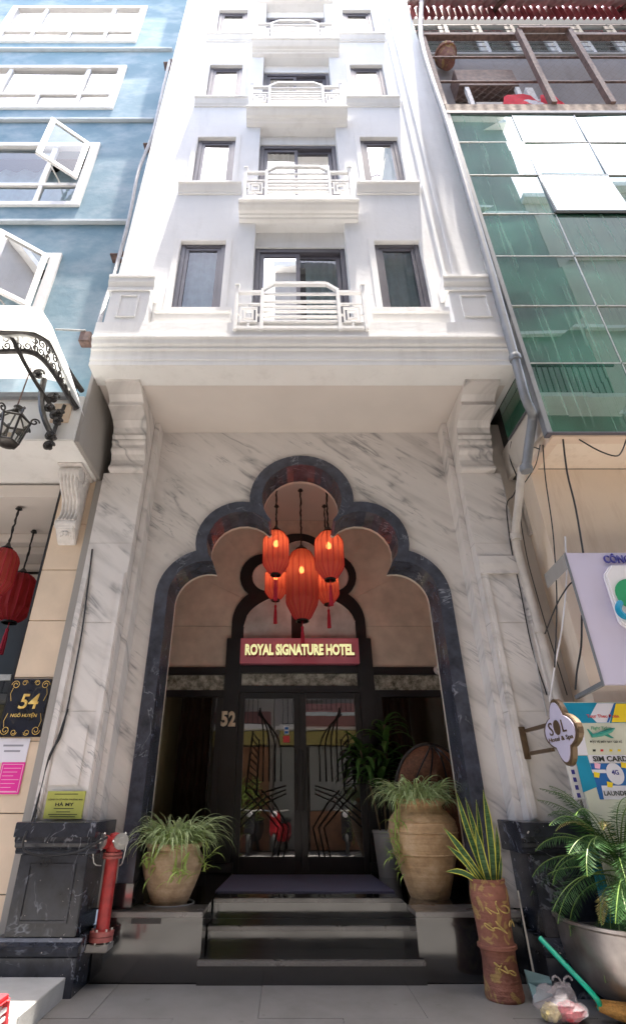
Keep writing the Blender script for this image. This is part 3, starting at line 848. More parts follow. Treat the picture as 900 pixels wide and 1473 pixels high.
# fanlight glass set on the surround (big arch, two circles and crown), each with a thin pale bead
def disc(cx, cz, r, y, n=28, a0=0, a1=2*math.pi):
    vs = [(cx, y, cz)] + [(cx + r*math.cos(a0+(a1-a0)*i/n), y, cz + r*math.sin(a0+(a1-a0)*i/n)) for i in range(n+1)]
    return MB().add(vs, [(0, i, i+1) for i in range(1, n+1)])
yb = YD - .066
def bead(pts): MB().tube(pts, .008, 6).build('glass_bead', M['steel'], surround)
M['fanpane'] = plain('grey_curtained_fanlight', (.56,.58,.585), .07, .35, 2.2)
for s in (-1, 1):
    cx = .04 + s*.575
    disc(cx, 4.685, .25, yb).build('fanlight_pane', M['fanpane'], surround)
    bead([(cx + .252*math.cos(a), yb-.004, 4.685 + .252*math.sin(a)) for a in [i*2*math.pi/28 for i in range(29)]])
    # half of the big arch
    xs = (.06, .93) if s > 0 else (-.90, -.12)
    pts = []
    cx, rr, zc = (.02, .92, 3.80)
    for i in range(17):
        x = xs[0] + (xs[1]-xs[0])*i/16
        zz = zc + math.sqrt(max(rr*rr-(x-cx)**2, 0))*.62
        pts.append((x, yb, zz))
    base = [(xs[1], yb, 3.45), (xs[0], yb, 3.45)]
    MB().add(pts + base, [tuple(range(len(pts)+2))]).build('fanlight_pane', M['fanpane'], surround)
    bead([(p[0], p[1]-.004, p[2]) for p in pts])
disc(.04, 5.02, .34, yb).build('fanlight_pane', M['fanpane'], surround)
bead([(.04 + .342*math.cos(a), yb-.004, 5.02 + .342*math.sin(a)) for a in [i*2*math.pi/28 for i in range(29)]])
for s in (-1, 1):
    x0, x1 = sorted((s*.925, s*1.16))
    po = MB().box(x0, x1, YD-.12, YD-.061, .481, 3.6).build('door_post', M['black'], hotel, bevel=.008)
    MB().box(x0-.02, x1+.02, YD-.15, YD-.05, .481, .60).build('post_base', M['black'], po, bevel=.01)
    # side bays: rail, mottled transom, dark glass sidelight and brown curtain
    a, b = sorted((s*1.161, s*2.39))
    MB().box(a, b, YD-.08, YD+.0, 3.03, 3.15).build('bay_rail', M['black'], hotel, bevel=.006)
    MB().box(a, b, YD-.05, YD-.02, 2.80, 3.029).build('transom_pane', M['mosaic'], hotel)
    sl_ = MB().box(a, a+.10, YD-.08, YD, .481, 2.70).box(b-.10, b, YD-.08, YD, .481, 2.70).box(a, b, YD-.08, YD, 2.702, 2.80).box(a+.101, b-.101, YD-.08, YD, .481, .62)
    sd_ = sl_.build('sidelight', M['black'], hotel, bevel=.006)
    MB().add([(a+.1, YD-.04, .62), (b-.1, YD-.04, .62), (b-.1, YD-.04, 2.70), (a+.1, YD-.04, 2.70)], [(0,1,2,3)]).build('pane', M['darkglass'], sd_)
    ca = (a+.55, a+1.05) if s < 0 else (a+.08, a+.55)
    wavy(ca[0], ca[1], YD+.14, .5, 2.72, 6, .035).build('curtain', M['curtain_brown'], sd_, smooth=True)
# head rail and transom over the doors
MB().box(-.924, .924, YD-.12, YD-.03, 3.05, 3.165).build('head_rail', M['black'], hotel, bevel=.006)
MB().box(-.90, .90, YD-.07, YD-.03, 2.86, 3.049).build('transom_pane', M['mosaic'], hotel)
MB().box(-.924, .924, YD-.12, YD-.03, 2.76, 2.859).build('head_rail', M['black'], hotel, bevel=.006)
# door leaves
for s in (-1, 1):
    x0, x1 = (-.92, -.006) if s < 0 else (.006, .92)
    z0, z1 = .50, 2.758; yd = YD-.10
    sti = .085
    dl = MB().box(x0, x0+sti, yd, yd+.055, z0, z1).box(x1-sti, x1, yd, yd+.055, z0, z1).box(x0+sti+.001, x1-sti-.001, yd, yd+.055, z1-.085, z1).box(x0+sti+.001, x1-sti-.001, yd, yd+.055, z0, z0+.16)
    do = dl.build('door', M['black'], hotel, bevel=.006)
    a, b = x0+sti, x1-sti; zl, zh = z0+.16, z1-.085
    MB().add([(a, yd+.03, zl), (b, yd+.03, zl), (b, yd+.03, zh), (a, yd+.03, zh)], [(0,1,2,3)]).build('glass', M['doorglass'], do)
    hx = x1-.045 if s < 0 else x0+.045
    MB().tube([(hx, yd, 1.2), (hx, yd-.045, 1.2), (hx, yd-.045, 1.95), (hx, yd, 1.95)], .014, 8).build('handle', M['blackmetal'], do, smooth=True)
    yg = yd+.014
    def gb(pts, d=.011):
        MB().tube(pts, d, 4).build('grille_bar', M['blackmetal'], do)
    mir = lambda x: (a + b - x) if s > 0 else x
    W = b - a
    # upright stems that bend outwards at the head
    for i in range(4):
        x = a + W*(.40 + .115*i)
        p = [(mir(x), yg, 1.55), (mir(x), yg, 2.02)]
        for k_ in range(1, 7):
            tt = k_/6; p.append((mir(x - (.04+.06*i)*tt*tt*1.6), yg, 2.02 + .52*tt - .03*i))
        gb(p)
    # ladder of slanted slats
    lx0, lx1 = a + W*.08, a + W*.30
    gb([(mir(lx0), yg, 1.42), (mir(lx0 + W*.10), yg, 2.22)]); gb([(mir(lx1 - .01), yg, 1.40), (mir(lx1+.01), yg, 2.10)])
    for i in range(9):
        zz = 1.50 + i*.085
        gb([(mir(lx0 + W*.012*i), yg, zz+.02), (mir(lx1), yg, zz - .09)], .009)
    # fan at the foot
    for i in range(3):
        x = a + W*(.60 + .10*i)
        gb([(mir(x), yg, zl), (mir(x + W*.10), yg, zl+.33), (mir(a + W*(.30+.16*i)), yg, zl+.62), (mir(a + W*(.06 + .16*i)), yg, zl+.78)])
    for i in range(3):
        gb([(mir(a), yg, zl + .34 + i*.09), (mir(a + W*.45), yg, zl + .62 + i*.07), (mir(a + W*.85), yg, 1.40 + .05*i)], .009)
# stickers on the left leaf
stx = MB().box(-.235, -.165, YD-.078, YD-.074, 2.17, 2.28).build('door_sticker', M['whitepaper'], hotel)
MB().box(-.228, -.172, YD-.081, YD-.0785, 2.235, 2.27).build('blue_patch', M['bluep'], stx)
MB().box(-.228, -.172, YD-.081, YD-.0785, 2.18, 2.215).build('blue_patch', M['bluep'], stx)
MB().box(-.25, -.155, YD-.078, YD-.074, 2.06, 2.15).build('door_sticker', M['redp'], hotel)
# lobby behind the glass
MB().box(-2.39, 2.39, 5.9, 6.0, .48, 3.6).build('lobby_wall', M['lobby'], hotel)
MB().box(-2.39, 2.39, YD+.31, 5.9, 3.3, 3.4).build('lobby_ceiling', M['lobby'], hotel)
desk = thing('reception_sign', 'gold lettered reception board seen through the left door glass', 'sign', (-.35, 4.2, 1.5))
MB().box(-.95, .15, 4.25, 4.29, 1.1, 2.6).build('board', M['lobby'], desk)
M['goldglow'] = emit('backlit_gold_letter', (.95, .60, .16), 1.3)
text('lettering', 'LIFESSIE', M['goldglow'], desk, .72, (-.42, 4.24, 2.02), height=.12, bold=.01, space=1.2)
text('lettering', 'BOUTIQUE', M['goldglow'], desk, .72, (-.42, 4.24, 1.80), height=.10, bold=.01, space=1.2)
fl = thing('floor_lamp', 'small lit lamp glowing behind the left sidelight', 'lamp', (-1.72, 3.9, .48))
MB().tube([(-1.72, 3.9, .485), (-1.72, 3.9, 1.95)], .012, 8).build('stem', M['blackmetal'], fl)
MB().lathe([(.09, 0), (.13, .02), (.02, .03)], (-1.72, 3.9, .485), 16).build('base', M['blackmetal'], fl)
MB().lathe([(.09, 0), (.075, .18)], (-1.72, 3.9, 1.95), 16).build('lamp_shade', M['sconce'], fl, smooth=True)
# ================================================================== LEFT NEIGHBOUR (number 54)
YB = -.60
lh = thing('neighbour_house', 'faded blue plastered house with white framed windows on the left of the hotel', 'house', (-5, 0, 0))
WR = [8.77, 12.11, 15.40, 18.80]      # tops of the window frames
WHT = [2.04, 2.04, 1.93, 2.13]
bh = [(-7.1, -3.70, t-h, t) for t, h in zip(WR, WHT)]
holed_wall('blue_wall', M['blue'], lh, -9.5, -2.672, 5.0, 24, bh, YB, .25)
MB().box(-9.5, -2.68, 2.5, 2.6, .1, 24).build('inner_wall', M['room'], lh)
for z in (9.55, 12.93, 16.18, 19.5):
    MB().box(-9.5, -2.80, YB-.07, YB-.002, z+.01, z+.075).build('ledge', M['ledgepaint'], lh, bevel=.006)
    MB().box(-9.5, -2.68, YB+.26, 2.4, z+.2, z+.3).build('floor_slab', M['room'], lh)
def sash_panel(parent, p0, p1, z0, z1):
    """open casement between two ground points p0 (hinge) and p1 (free edge)"""
    p0 = Vector((*p0, 0)); p1 = Vector((*p1, 0)); d = (p1-p0).normalized(); n = Vector((d.y, -d.x, 0)); L = (p1-p0).length
    def bx(a, b, c, e, t=.025):
        vs = []
        for k in (-t, t):
            for q, z in ((a, c), (b, c), (b, e), (a, e)):
                vs.append(p0 + d*q + n*k + Vector((0, 0, z)))
        return vs, [(3,2,1,0),(4,5,6,7),(0,1,5,4),(1,2,6,5),(2,3,7,6),(3,0,4,7)]
    m_ = MB(); w_ = .085
    for a, b, c, e in ((0, w_, z0, z1), (L-w_, L, z0, z1), (w_+.001, L-w_-.001, z0, z0+w_), (w_+.001, L-w_-.001, z1-w_, z1)): m_.add(*bx(a, b, c, e))
    s_ = m_.build('open_sash', M['whitewood'], parent, bevel=.006)
    v = [p0 + d*a + Vector((0, 0, z)) for a, z in ((w_, z0+w_), (L-w_, z0+w_), (L-w_, z1-w_), (w_, z1-w_))]
    return s_, v
for r, (t, h) in enumerate(zip(WR, WHT)):
    x0, x1, z0, z1 = -7.1, -3.70, t-h, t
    f = MB(); ya, yb_ = YB-.045, YB+.06
    f.box(x1-.16, x1-.001, ya, yb_, z0, z1).box(x0, x0+.16, ya, yb_, z0, z1).box(x0+.161, x1-.161, ya, yb_, z1-.12, z1).box(x0+.161, x1-.161, ya, yb_, z0, z0+.11)
    zt_ = z0 + .68
    f.box(x0+.161, x1-.161, ya+.03, yb_-.01, zt_-.045, zt_+.045)
    mul = [-4.50, -5.36, -6.24]
    for x in mul: f.box(x-.04, x+.04, ya+.031, yb_-.011, z0+.111, zt_-.046)
    ups = [-4.52, -6.22]
    for x in ups: f.box(x-.05, x+.05, ya+.031, yb_-.011, zt_+.046, z1-.121)
    wf = f.build('window', M['whitewood'], lh, bevel=.006)
    gl_ = 'winhi' if r >= 2 else 'win'
    ex = [x0+.16] + mul[::-1] + [x1-.16]
    for a, b in zip(ex, ex[1:]):
        MB().add([(a, YB+.02, z0+.11), (b, YB+.02+rnd.uniform(-.006,.006), z0+.11), (b, YB+.02+rnd.uniform(-.006,.006), zt_-.04), (a, YB+.02, zt_-.04)], [(0,1,2,3)]).build('pane', M[gl_], wf)
    ux = [x0+.16] + ups[::-1] + [x1-.16]
    for i, (a, b) in enumerate(zip(ux, ux[1:])):
        if i == 2 and r < 2: continue
        MB().add([(a, YB+.02, zt_+.04), (b, YB+.02+rnd.uniform(-.008,.008), zt_+.04), (b, YB+.02+rnd.uniform(-.008,.008), z1-.12), (a, YB+.02, z1-.12)], [(0,1,2,3)]).build('pane', M[gl_], wf)
    wavy(x0, x1, YB+.45, z0, z1, 9, .04).build('curtain', M['curtain'], wf, smooth=True)
    if r < 2:
        s_, v = sash_panel(wf, (-3.875, YB-.06), (-4.42, -1.08), zt_+.06, z1-.10)
        MB().add(v, [(0,1,2,3)]).build('sash_pane', M['win'], wf)
        MB().bar((-4.2, YB, zt_+.07), (-4.25, -.93, zt_+.075), .02).build('stay_arm', M['steel'], wf)
# balcony slab over the entrance
MB().box(-9.5, -2.65, -.876, 2.4, 4.95, 5.62).build('balcony_slab', M['trim'], lh, bevel=.01)
MB().box(-2.6495, -2.60, -.86, .5, 4.94, 6.30).build('slab_end', M['cement'], lh, bevel=.006)
MB().box(-9.5, -2.72, -.93, -.877, 5.55, 5.64).build('gutter', M['greypipe'], lh, bevel=.008)
MB().tube([aY(-60, 520, -.9), aY(70, 527, -.9)], .035, 10).build('gutter_rail', M['iron'], lh, smooth=True)
MB().box(-2.98, -2.76, -.90, -.877, 5.20, 5.48).build('fixing_plate', M['cream_tile'], lh, bevel=.005)
# cream pilaster of tiles
pl_ = MB().box(-3.085, -2.662, .02, .5, -.01, 4.948).build('pilaster', M['cement'], lh)
zz = [aY(60, v, 0).z for v in (690, 754, 820, 893, 975, 1066, 1170, 1287, 1400)]
zz[0] = 4.947; zz[-1] = 0
for a, b in zip(zz, zz[1:]):
    MB().box(-3.09, -2.657, -.003+rnd.uniform(-.002,.002), .019, b+.004, a-.004).build('stone_tile', M['cream_tile'], pl_, bevel=.003)
MB().box(-2.654, -2.551, -.06, .5, -.01, 4.93).build('grey_strip', M['cement'], lh, bevel=.008)
MB().box(-3.115, -3.092, -.01, .12, 0, 4.94).build('door_jamb', M['black'], lh)
# porch of number 54
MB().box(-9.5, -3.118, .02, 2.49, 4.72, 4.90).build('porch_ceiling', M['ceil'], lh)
for i, y in enumerate((.35, .5, .72)):
    MB().box(-9.4, -3.12, y*3, y*3+.12, 4.58+.02*i, 4.719).build('ceiling_moulding', M['ceil'], lh, bevel=.015)
MB().box(-9.4, -3.12, 2.30, 2.40, 0, 3.9).build('shop_front', M['black'], lh)
MB().box(-9.4, -3.12, 2.2, 2.29, 3.9, 4.55).build('shop_fascia', M['ceil'], lh, bevel=.01)
MB().box(-9.4, -3.12, -.02, .02, 2.44, 2.50).build('door_rail', M['steel'], lh)
MB().add([(-9.4, .0, 0), (-3.12, .0, 0), (-3.12, .0, 2.44), (-9.4, .0, 2.44)], [(0,1,2,3)]).build('door_pane', M['darkglass'], lh)
# carved corbel
cb = [(.0, 4.94), (-.36, 4.94), (-.40, 4.86), (-.385, 4.74), (-.30, 4.64), (-.20, 4.56), (-.15, 4.44), (-.16, 4.34), (-.20, 4.27), (-.185, 4.17), (-.10, 4.08), (-.03, 4.02), (.0, 4.02)]
cx0 = aY(107, 720, -.1).x
co = MB().prism(cb, 'x', cx0-.11, cx0+.11).build('corbel', M['stoneornament'], lh, bevel=.012)
for i in range(5):
    x = cx0 - .088 + i*.044
    MB().tube([(x, y-.004, z) for y, z in cb[2:9]], .014, 5).build('carved_rib', M['stoneornament'], co, smooth=True)
for z, y, r_ in ((4.84, -.33, .085), (4.24, -.15, .055)):
    MB().lathe([(r_, -.125), (r_, .125)], (cx0, y, z), 14, axis='x').build('scroll', M['stoneornament'], co, smooth=True)
for s in (-1, 1):
    for i in range(7):
        a = i*.42 - .6
        MB().lathe([(.006, -.03), (.022, 0), (.006, .03)], (cx0 + s*.125, -.28 + .10*math.cos(a), 4.83 + .11*math.sin(a)), 7).build('carved_leaf', M['stoneornament'], co, smooth=True)
for i in range(4):
    MB().lathe([(.004, -.045), (.03, 0), (.004, .045)], (cx0 - .06 + .04*i, -.165 + .03*abs(i-1.5), 4.12), 7).build('carved_leaf', M['stoneornament'], co, smooth=True)
MB().box(cx0-.15, cx0+.15, -.44, .0, 4.92, 4.949).build('abacus', M['stoneornament'], co, bevel=.006)

# canopy with iron scrolls
cn = thing('entrance_canopy', 'milky curved canopy on black wrought iron scroll frame above the entrance of number 54', 'canopy', (-3.4, -.9, 5.6))
edge = [aY(-70, 440, -1.75), aY(0, 440, -1.75), aY(40, 441, -1.75), aY(60, 446, -1.75), aY(75, 470, -1.75), aY(88, 503, -1.7), aY(96, 522, -1.65)]
back = [Vector((p.x - .05, -.905, p.z - .28 if i < 5 else p.z - .12)) for i, p in enumerate(edge)]
MB().add([*edge, *back, *[p + Vector((0, 0, .012)) for p in edge], *[p + Vector((0, 0, .012)) for p in back]],
    [(i, i+1, 7+i+1, 7+i) for i in range(6)] + [(14+i, 21+i, 21+i+1, 14+i+1) for i in range(6)] + [(i, 14+i, 15+i, i+1) for i in range(6)]).build('canopy_sheet', M['canopy'], cn)
def smoothline(pts, n=5):
    out = []
    P = [Vector(p) for p in pts]
    for i in range(len(P)-1):
        p0 = P[max(i-1, 0)]; p1 = P[i]; p2 = P[i+1]; p3 = P[min(i+2, len(P)-1)]
        for k_ in range(n):
            t = k_/n
            out.append(.5*((2*p1) + (p2-p0)*t + (2*p0-5*p1+4*p2-p3)*t*t + (3*p1-p0-3*p2+p3)*t**3))
    return out + [P[-1]]
A_ = smoothline([aY(-70, 479, -1.45), aY(0, 478, -1.45), aY(40, 478, -1.45), aY(68, 491, -1.4), aY(90, 520, -1.3), aY(106, 545, -1.12), aY(118, 562, -.92)])
B_ = smoothline([aY(-70, 507, -1.25), aY(0, 506, -1.25), aY(40, 506, -1.25), aY(62, 517, -1.2), aY(84, 545, -1.08), aY(98, 568, -.98), aY(111, 588, -.90)])
MB().tube(A_, .034, 8).build('iron_rail', M['iron'], cn, smooth=True)
MB().tube(B_, .034, 8).build('iron_rail', M['iron'], cn, smooth=True)
def spiral(c, ex, ey, r0, turns, n=26, r1=.012):
    c = Vector(c); ex = Vector(ex); ey = Vector(ey); out = []
    for i in range(n+1):
        t = i/n; a = turns*2*math.pi*t; r = r0 + (r1-r0)*t
        out.append(c + ex*math.cos(a)*r + ey*math.sin(a)*r)
    return out
nA = len(A_)
for i in range(0, nA-3, 2):
    j = min(int(i*len(B_)/nA), len(B_)-1)
    p = A_[i].lerp(B_[j], .32); q = A_[i].lerp(B_[j], .70)
    up = (A_[i]-B_[j]); L = up.length; up.normalize(); al = (A_[min(i+1, nA-1)]-A_[max(i-1, 0)]).normalized()
    MB().tube(spiral(p, al, up, L*.24, 1.4), .009, 5).build('iron_scroll', M['iron'], cn)
    MB().tube(spiral(q, -al, up, L*.22, -1.3), .009, 5).build('iron_scroll', M['iron'], cn)
    if i % 4 == 0: MB().tube([A_[i], B_[j]], .010, 5).build('iron_stem', M['iron'], cn)
# raking bracket with rolled scrolls
br = smoothline([aY(3, 462, -1.5), aY(14, 478, -1.42), aY(36, 522, -1.25), aY(56, 556, -1.12), aY(78, 590, -.98)])
MB().tube(br, .030, 4).build('bracket_bar', M['iron'], cn)
bw = smoothline([aY(64, 545, -1.1), aY(60, 565, -1.08), aY(61, 590, -1.05), aY(68, 612, -1.02), aY(79, 632, -.96)])
MB().tube(bw, .034, 6).build('bracket_bow', M['iron'], cn, smooth=True)
MB().tube([aY(93, 583, -.9), aY(80, 615, -.9), aY(72, 640, -.9)], .026, 4).build('bracket_bar', M['iron'], cn)
for u, v, r_ in ((3, 462, .055), (55, 538, .075), (76, 572, .075), (71, 587, .055), (79, 597, .06), (86, 594, .045), (83, 606, .05), (72, 627, .055), (70, 641, .06)):
    c = aY(u, v, -1.04); 
    MB().tube([p + Vector((0, 0, 0)) for p in spiral(c, (1, 0, 0), (0, 0, 1), r_, 1.7)], .017, 5).build('rolled_scroll', M['iron'], cn)
    MB().lathe([(r_*.45, -.05), (r_*.45, .05)], c, 10, axis='y').build('scroll_core', M['iron'], cn, smooth=True)

# hanging lantern lamp of number 54
def wl(): 
    c = aY(17, 618, -1.15)
    t = thing('hanging_lantern', 'black iron lantern with glass sides hanging from a chain under the canopy', 'lantern', c)
    top = aY(24, 588, -1.15); tip = aY(45, 530, -1.15)
    MB().tube([top + Vector((0, 0, .06)), tip], .008, 5).build('chain', M['rust'], t)
    h0, h1 = -.18, .12; r1, r0 = .165, .11
    for k_ in range(6):
        a = k_*math.pi/3 + .3
        p = c + Vector((r1*math.cos(a), r1*math.sin(a), h1)); q = c + Vector((r0*math.cos(a), r0*math.sin(a), h0))
        MB().tube([p, q], .013, 5).build('glazing_bar', M['iron'], t)
        a2 = a + math.pi/3
        p2 = c + Vector((r1*math.cos(a2), r1*math.sin(a2), h1)); q2 = c + Vector((r0*math.cos(a2), r0*math.sin(a2), h0))
        MB().tube([p, p2], .014, 5).build('glazing_bar', M['iron'], t); MB().tube([q, q2], .012, 5).build('glazing_bar', M['iron'], t)
        MB().add([p, p2, q2, q], [(0,1,2,3)]).build('lamp_pane', M['lampglass'], t)
        MB().tube([p, c + Vector((.05*math.cos(a), .05*math.sin(a), .24))], .010, 5).build('roof_bar', M['iron'], t)
        MB().tube(spiral(c + Vector((.20*math.cos(a), .20*math.sin(a), .15)), (math.cos(a), math.sin(a), 0), (0, 0, 1), .05, 1.3), .010, 5).build('scroll', M['iron'], t)
    MB().lathe([(.015, .23), (.06, .25), (.04, .29), (.055, .31), (.01, .35)], c, 12).build('finial', M['iron'], t, smooth=True)
    MB().lathe([(.105, -.19), (.09, -.205), (.02, -.215)], c, 12).build('base_plate', M['iron'], t, smooth=True)
    MB().tube([c + Vector((0, 0, -.2)), c + Vector((0, 0, -.05))], .022, 8).build('candle_tube', M['cream'], t)
wl()

# ---- silk lanterns
def silk_lantern(label, group, c, R0, H, ztop, m='lantern', tassel=.34, power=0, dark=False):
    t = thing('silk_lantern', label, 'lantern', c, group)
    prof = [(.36, -.5), (.55, -.46), (.94, -.29), (1.0, -.24), (1.0, .26), (.94, .32), (.62, .46), (.34, .5)]
    MB().lathe([(R0*r, H*z) for r, z in prof], c, 64, 16, .07).build('shade', M[m], t, smooth=False)
    for k_ in range(16):
        a = 2*math.pi*(k_+.5)/16
        MB().tube([Vector(c) + Vector((R0*r*1.005*math.cos(a), R0*r*1.005*math.sin(a), H*z)) for r, z in prof], .0045, 4, False).build('rib', M['tassel'], t)
    MB().lathe([(R0*.38, -.5*H), (R0*.40, -.5*H-.025), (R0*.34, -.5*H-.03), (R0*.34, -.5*H)], c, 24).build('bottom_ring', M['blackmetal'], t, smooth=True)
    MB().lathe([(R0*.38, .5*H-.01), (R0*.38, .5*H+.02), (R0*.2, .5*H+.05), (.02, .5*H+.09)], c, 20).build('top_cap', M['blackmetal'], t, smooth=True)
    rr = random.Random(int(c[0]*100)+int(H*1000))
    pts = []; z0 = c[2] + .5*H + .08; nseg = max(4, int((ztop-z0)/.045))
    for i in range(nseg+1):
        f = i/nseg; pts.append((c[0] + rr.uniform(-.007, .007), c[1] + rr.uniform(-.007, .007), z0 + (ztop-z0)*f))
    MB().tube(pts, [.014 + rr.uniform(-.004, .004) for _ in pts], 6).build('cord', M['cable'], t)
    MB().lathe([(.045, -.03), (.03, 0)], (c[0], c[1], ztop), 12).build('ceiling_rose', M['blackmetal'], t)
    zb = c[2] - .5*H
    MB().tube([(c[0], c[1], zb+.02), (c[0], c[1], zb-.10)], .006, 5).build('tassel_cord', M['tassel'], t)
    MB().lathe([(.012, 0), (.024, -.02), (.018, -.05), (.028, -.12), (.034, -tassel)], (c[0], c[1], zb-.09), 12, 6, .2).build('tassel', M['tassel'], t)
    if power:
        MB().lathe([(.005, -.05), (.03, -.035), (.042, 0), (.03, .035), (.012, .06)], (c[0], c[1], c[2]+.20*H), 16).build('bulb', M['bulb'], t, smooth=True)
        L = bpy.data.lights.new('lantern_light', 'POINT'); L.energy = power; L.color = (1, .80, .62); L.shadow_soft_size = .04
        lo = bpy.data.objects.new('lantern_light', L); col.objects.link(lo); lo.location = (c[0], c[1], c[2]+.20*H - .06)
    return t
G = 'red silk lanterns in the hotel porch'
def LC(u0, u1, v0, v1, y):
    a = aY((u0+u1)/2, (v0+v1)/2, y); b = aY(u0, (v0+v1)/2, y); c = aY(u1, (v0+v1)/2, y)
    zt_ = aY((u0+u1)/2, v0, y).z; zb_ = aY((u0+u1)/2, v1, y).z
    return a, (c.x-b.x)/2, (zt_-zb_)
for args in (
    ('left lantern of the front pair above the hotel sign, bright orange red', (378, 415.5, 764, 825), 1.12, 5.83, .30, .10),
    ('right lantern of the front pair above the hotel sign, deep red', (452.5, 494, 765, 832), 1.12, 5.83, .30, .10),
    ('largest red lantern, hanging in the middle above the hotel sign', (411, 457, 790, 890), 1.62, 5.83, .25, .10),
    ('small lantern behind and below the front left lantern', (381, 412, 816, 862), 2.15, 5.83, .30, .08),
    ('small lantern behind and below the front right lantern', (455, 487, 818, 868), 2.15, 5.83, .30, .08)):
    c, r_, h = LC(*args[1], args[2])
    silk_lantern(args[0], G, c, r_, h, args[3], 'lantern', args[4], args[5])
G2 = 'unlit lanterns in the porch of number 54'
c, r_, h = LC(-20, 22, 790, 855, .25); silk_lantern('orange red lantern cut by the left edge under the neighbour porch ceiling', G2, c, r_, h, 4.70, 'lantern', .3)
c, r_, h = LC(-3, 50, 826, 893, .92); silk_lantern('wide crimson lantern with a tassel beside the cream tiled pilaster', G2, c, r_, h, 4.70, 'lantern_dark', .34)

# ---- signs and papers on number 54
def plate(name, m, parent, q, y, t=.012, bevel=.002):
    """q: four photo corners (tl, tr, br, bl) on the plane Y=y -> upright plate"""
    P = [aY(u, v, y) for u, v in q]
    x0 = (P[0].x+P[3].x)/2; x1 = (P[1].x+P[2].x)/2; z1 = (P[0].z+P[1].z)/2; z0 = (P[2].z+P[3].z)/2
    return MB().box(x0, x1, y, y+t, z0, z1).build(name, m, parent, bevel=bevel), (x0, x1, z0, z1)
s54 = thing('house_plaque', 'dark stone plaque with gold number 54 and ornate border', 'plaque', (-2.9, -.03, 2.17))
o, (x0, x1, z0, z1) = plate('stone_plate', M['navyplate'], s54, [(17, 977), (74, 976), (58, 1060), (0, 1060)], -.035, .03)
text('number', '54', M['gold'], s54, .20, ((x0+x1)/2+.02, -.036, z0+(z1-z0)*.60), height=.15, bold=.015, shear=.15)
text('street_name', 'NGÕ HUYỆN', M['gold'], s54, .27, ((x0+x1)/2, -.036, z0+(z1-z0)*.36), bold=.008, shear=.1)
for s in (-1, 1):
    for e in (-1, 1):
        cx = (x0+x1)/2 + s*.155; cz = (z0+z1)/2 + e*.22
        MB().tube(spiral((cx, -.037, cz), (s, 0, 0), (0, 0, e), .045, 1.5, 18), .0035, 4).build('gold_scroll', M['gold'], s54)
        MB().tube([(cx + s*.02, -.037, cz - e*.03), (cx + s*.035, -.037, cz - e*.09), (cx + s*.012, -.037, cz - e*.16)], .003, 4).build('gold_scroll', M['gold'], s54)
        MB().tube(spiral((cx - s*.09, -.037, cz + e*.02), (-s, 0, 0), (0, 0, e), .03, 1.4, 16), .003, 4).build('gold_scroll', M['gold'], s54)
n1 = thing('paper_notice', 'white paper notice taped under the 54 plaque', 'notice', (-2.9, -.03, 1.75))
o, (x0, x1, z0, z1) = plate('sheet', M['whitepaper'], n1, [(-6, 1062), (44, 1062), (37, 1097), (-14, 1097)], -.012, .003, 0)
for i, (wd) in enumerate((.20, .16)):
    MB().box((x0+x1)/2-wd/2+.02, (x0+x1)/2+wd/2+.02, -.0135, -.0125, z1-.075-.05*i, z1-.058-.05*i).build('print_line', M['greyink'], n1)
n2 = thing('pink_notice', 'magenta paper notice with pale border below the white paper', 'notice', (-2.9, -.03, 1.5))
o, (x0, x1, z0, z1) = plate('sheet', M['pinkpaper'], n2, [(4, 1097), (38, 1096), (26, 1143), (-8, 1142)], -.016, .003, 0)
fb = MB()
for a, b, c_, d in ((x0+.012, x0+.018, z0+.015, z1-.015), (x1-.018, x1-.012, z0+.015, z1-.015), (x0+.019, x1-.019, z0+.015, z0+.021), (x0+.019, x1-.019, z1-.021, z1-.015)): fb.box(a, b, -.0175, -.0165, c_, d)
fb.build('print_border', M['lightpink'], n2)
for i in range(7): MB().box(x0+.03, x1-.03-.03*(i % 3), -.0175, -.0165, z1-.055-.033*i, z1-.050-.033*i).build('print_line', M['lightpink'], n2)
gp_ = thing('company_plaque', 'olive brass company plaque reading HÀ MY on the left marble pilaster', 'plaque', (-2.25, -.16, 1.3))
o, (x0, x1, z0, z1) = plate('brass_plate', M['plaque'], gp_, [(69, 1138), (123, 1138), (118, 1178), (62, 1178)], -.165, .014)
cx = (x0+x1)/2; wd = x1-x0; ht = z1-z0
for s_, f_, wz, hz in (('GIẤY PHÉP KINH DOANH', .89, .62, .04), ('CÔNG TY CỔ PHẦN THƯƠNG MẠI', .70, .90, .10), ('HÀ MY', .53, .48, .15), ('52 NGÕ HUYỆN', .37, .52, .06), ('HOÀN KIẾM', .25, .36, .05), ('HÀNG TRỐNG - HOÀN KIẾM - HÀ NỘI', .16, .75, .05), ('52 NGÕ HUYỆN - HÀ NỘI', .08, .66, .045)):
    if s_ in ('GIẤY PHÉP KINH DOANH', 'HOÀN KIẾM', '52 NGÕ HUYỆN', 'HÀNG TRỐNG - HOÀN KIẾM - HÀ NỘI', '52 NGÕ HUYỆN - HÀ NỘI'):
        MB().box(cx-wd*wz/2, cx+wd*wz/2, -.1665, -.1655, z0+ht*f_-.003, z0+ht*f_+.003).build('fine_print', M['ink'], gp_)
    else: text('lettering', s_, M['ink'], gp_, wd*wz, (cx, -.166, z0+ht*f_), height=ht*hz, bold=.02 if s_ == 'HÀ MY' else .012, ext=.001)

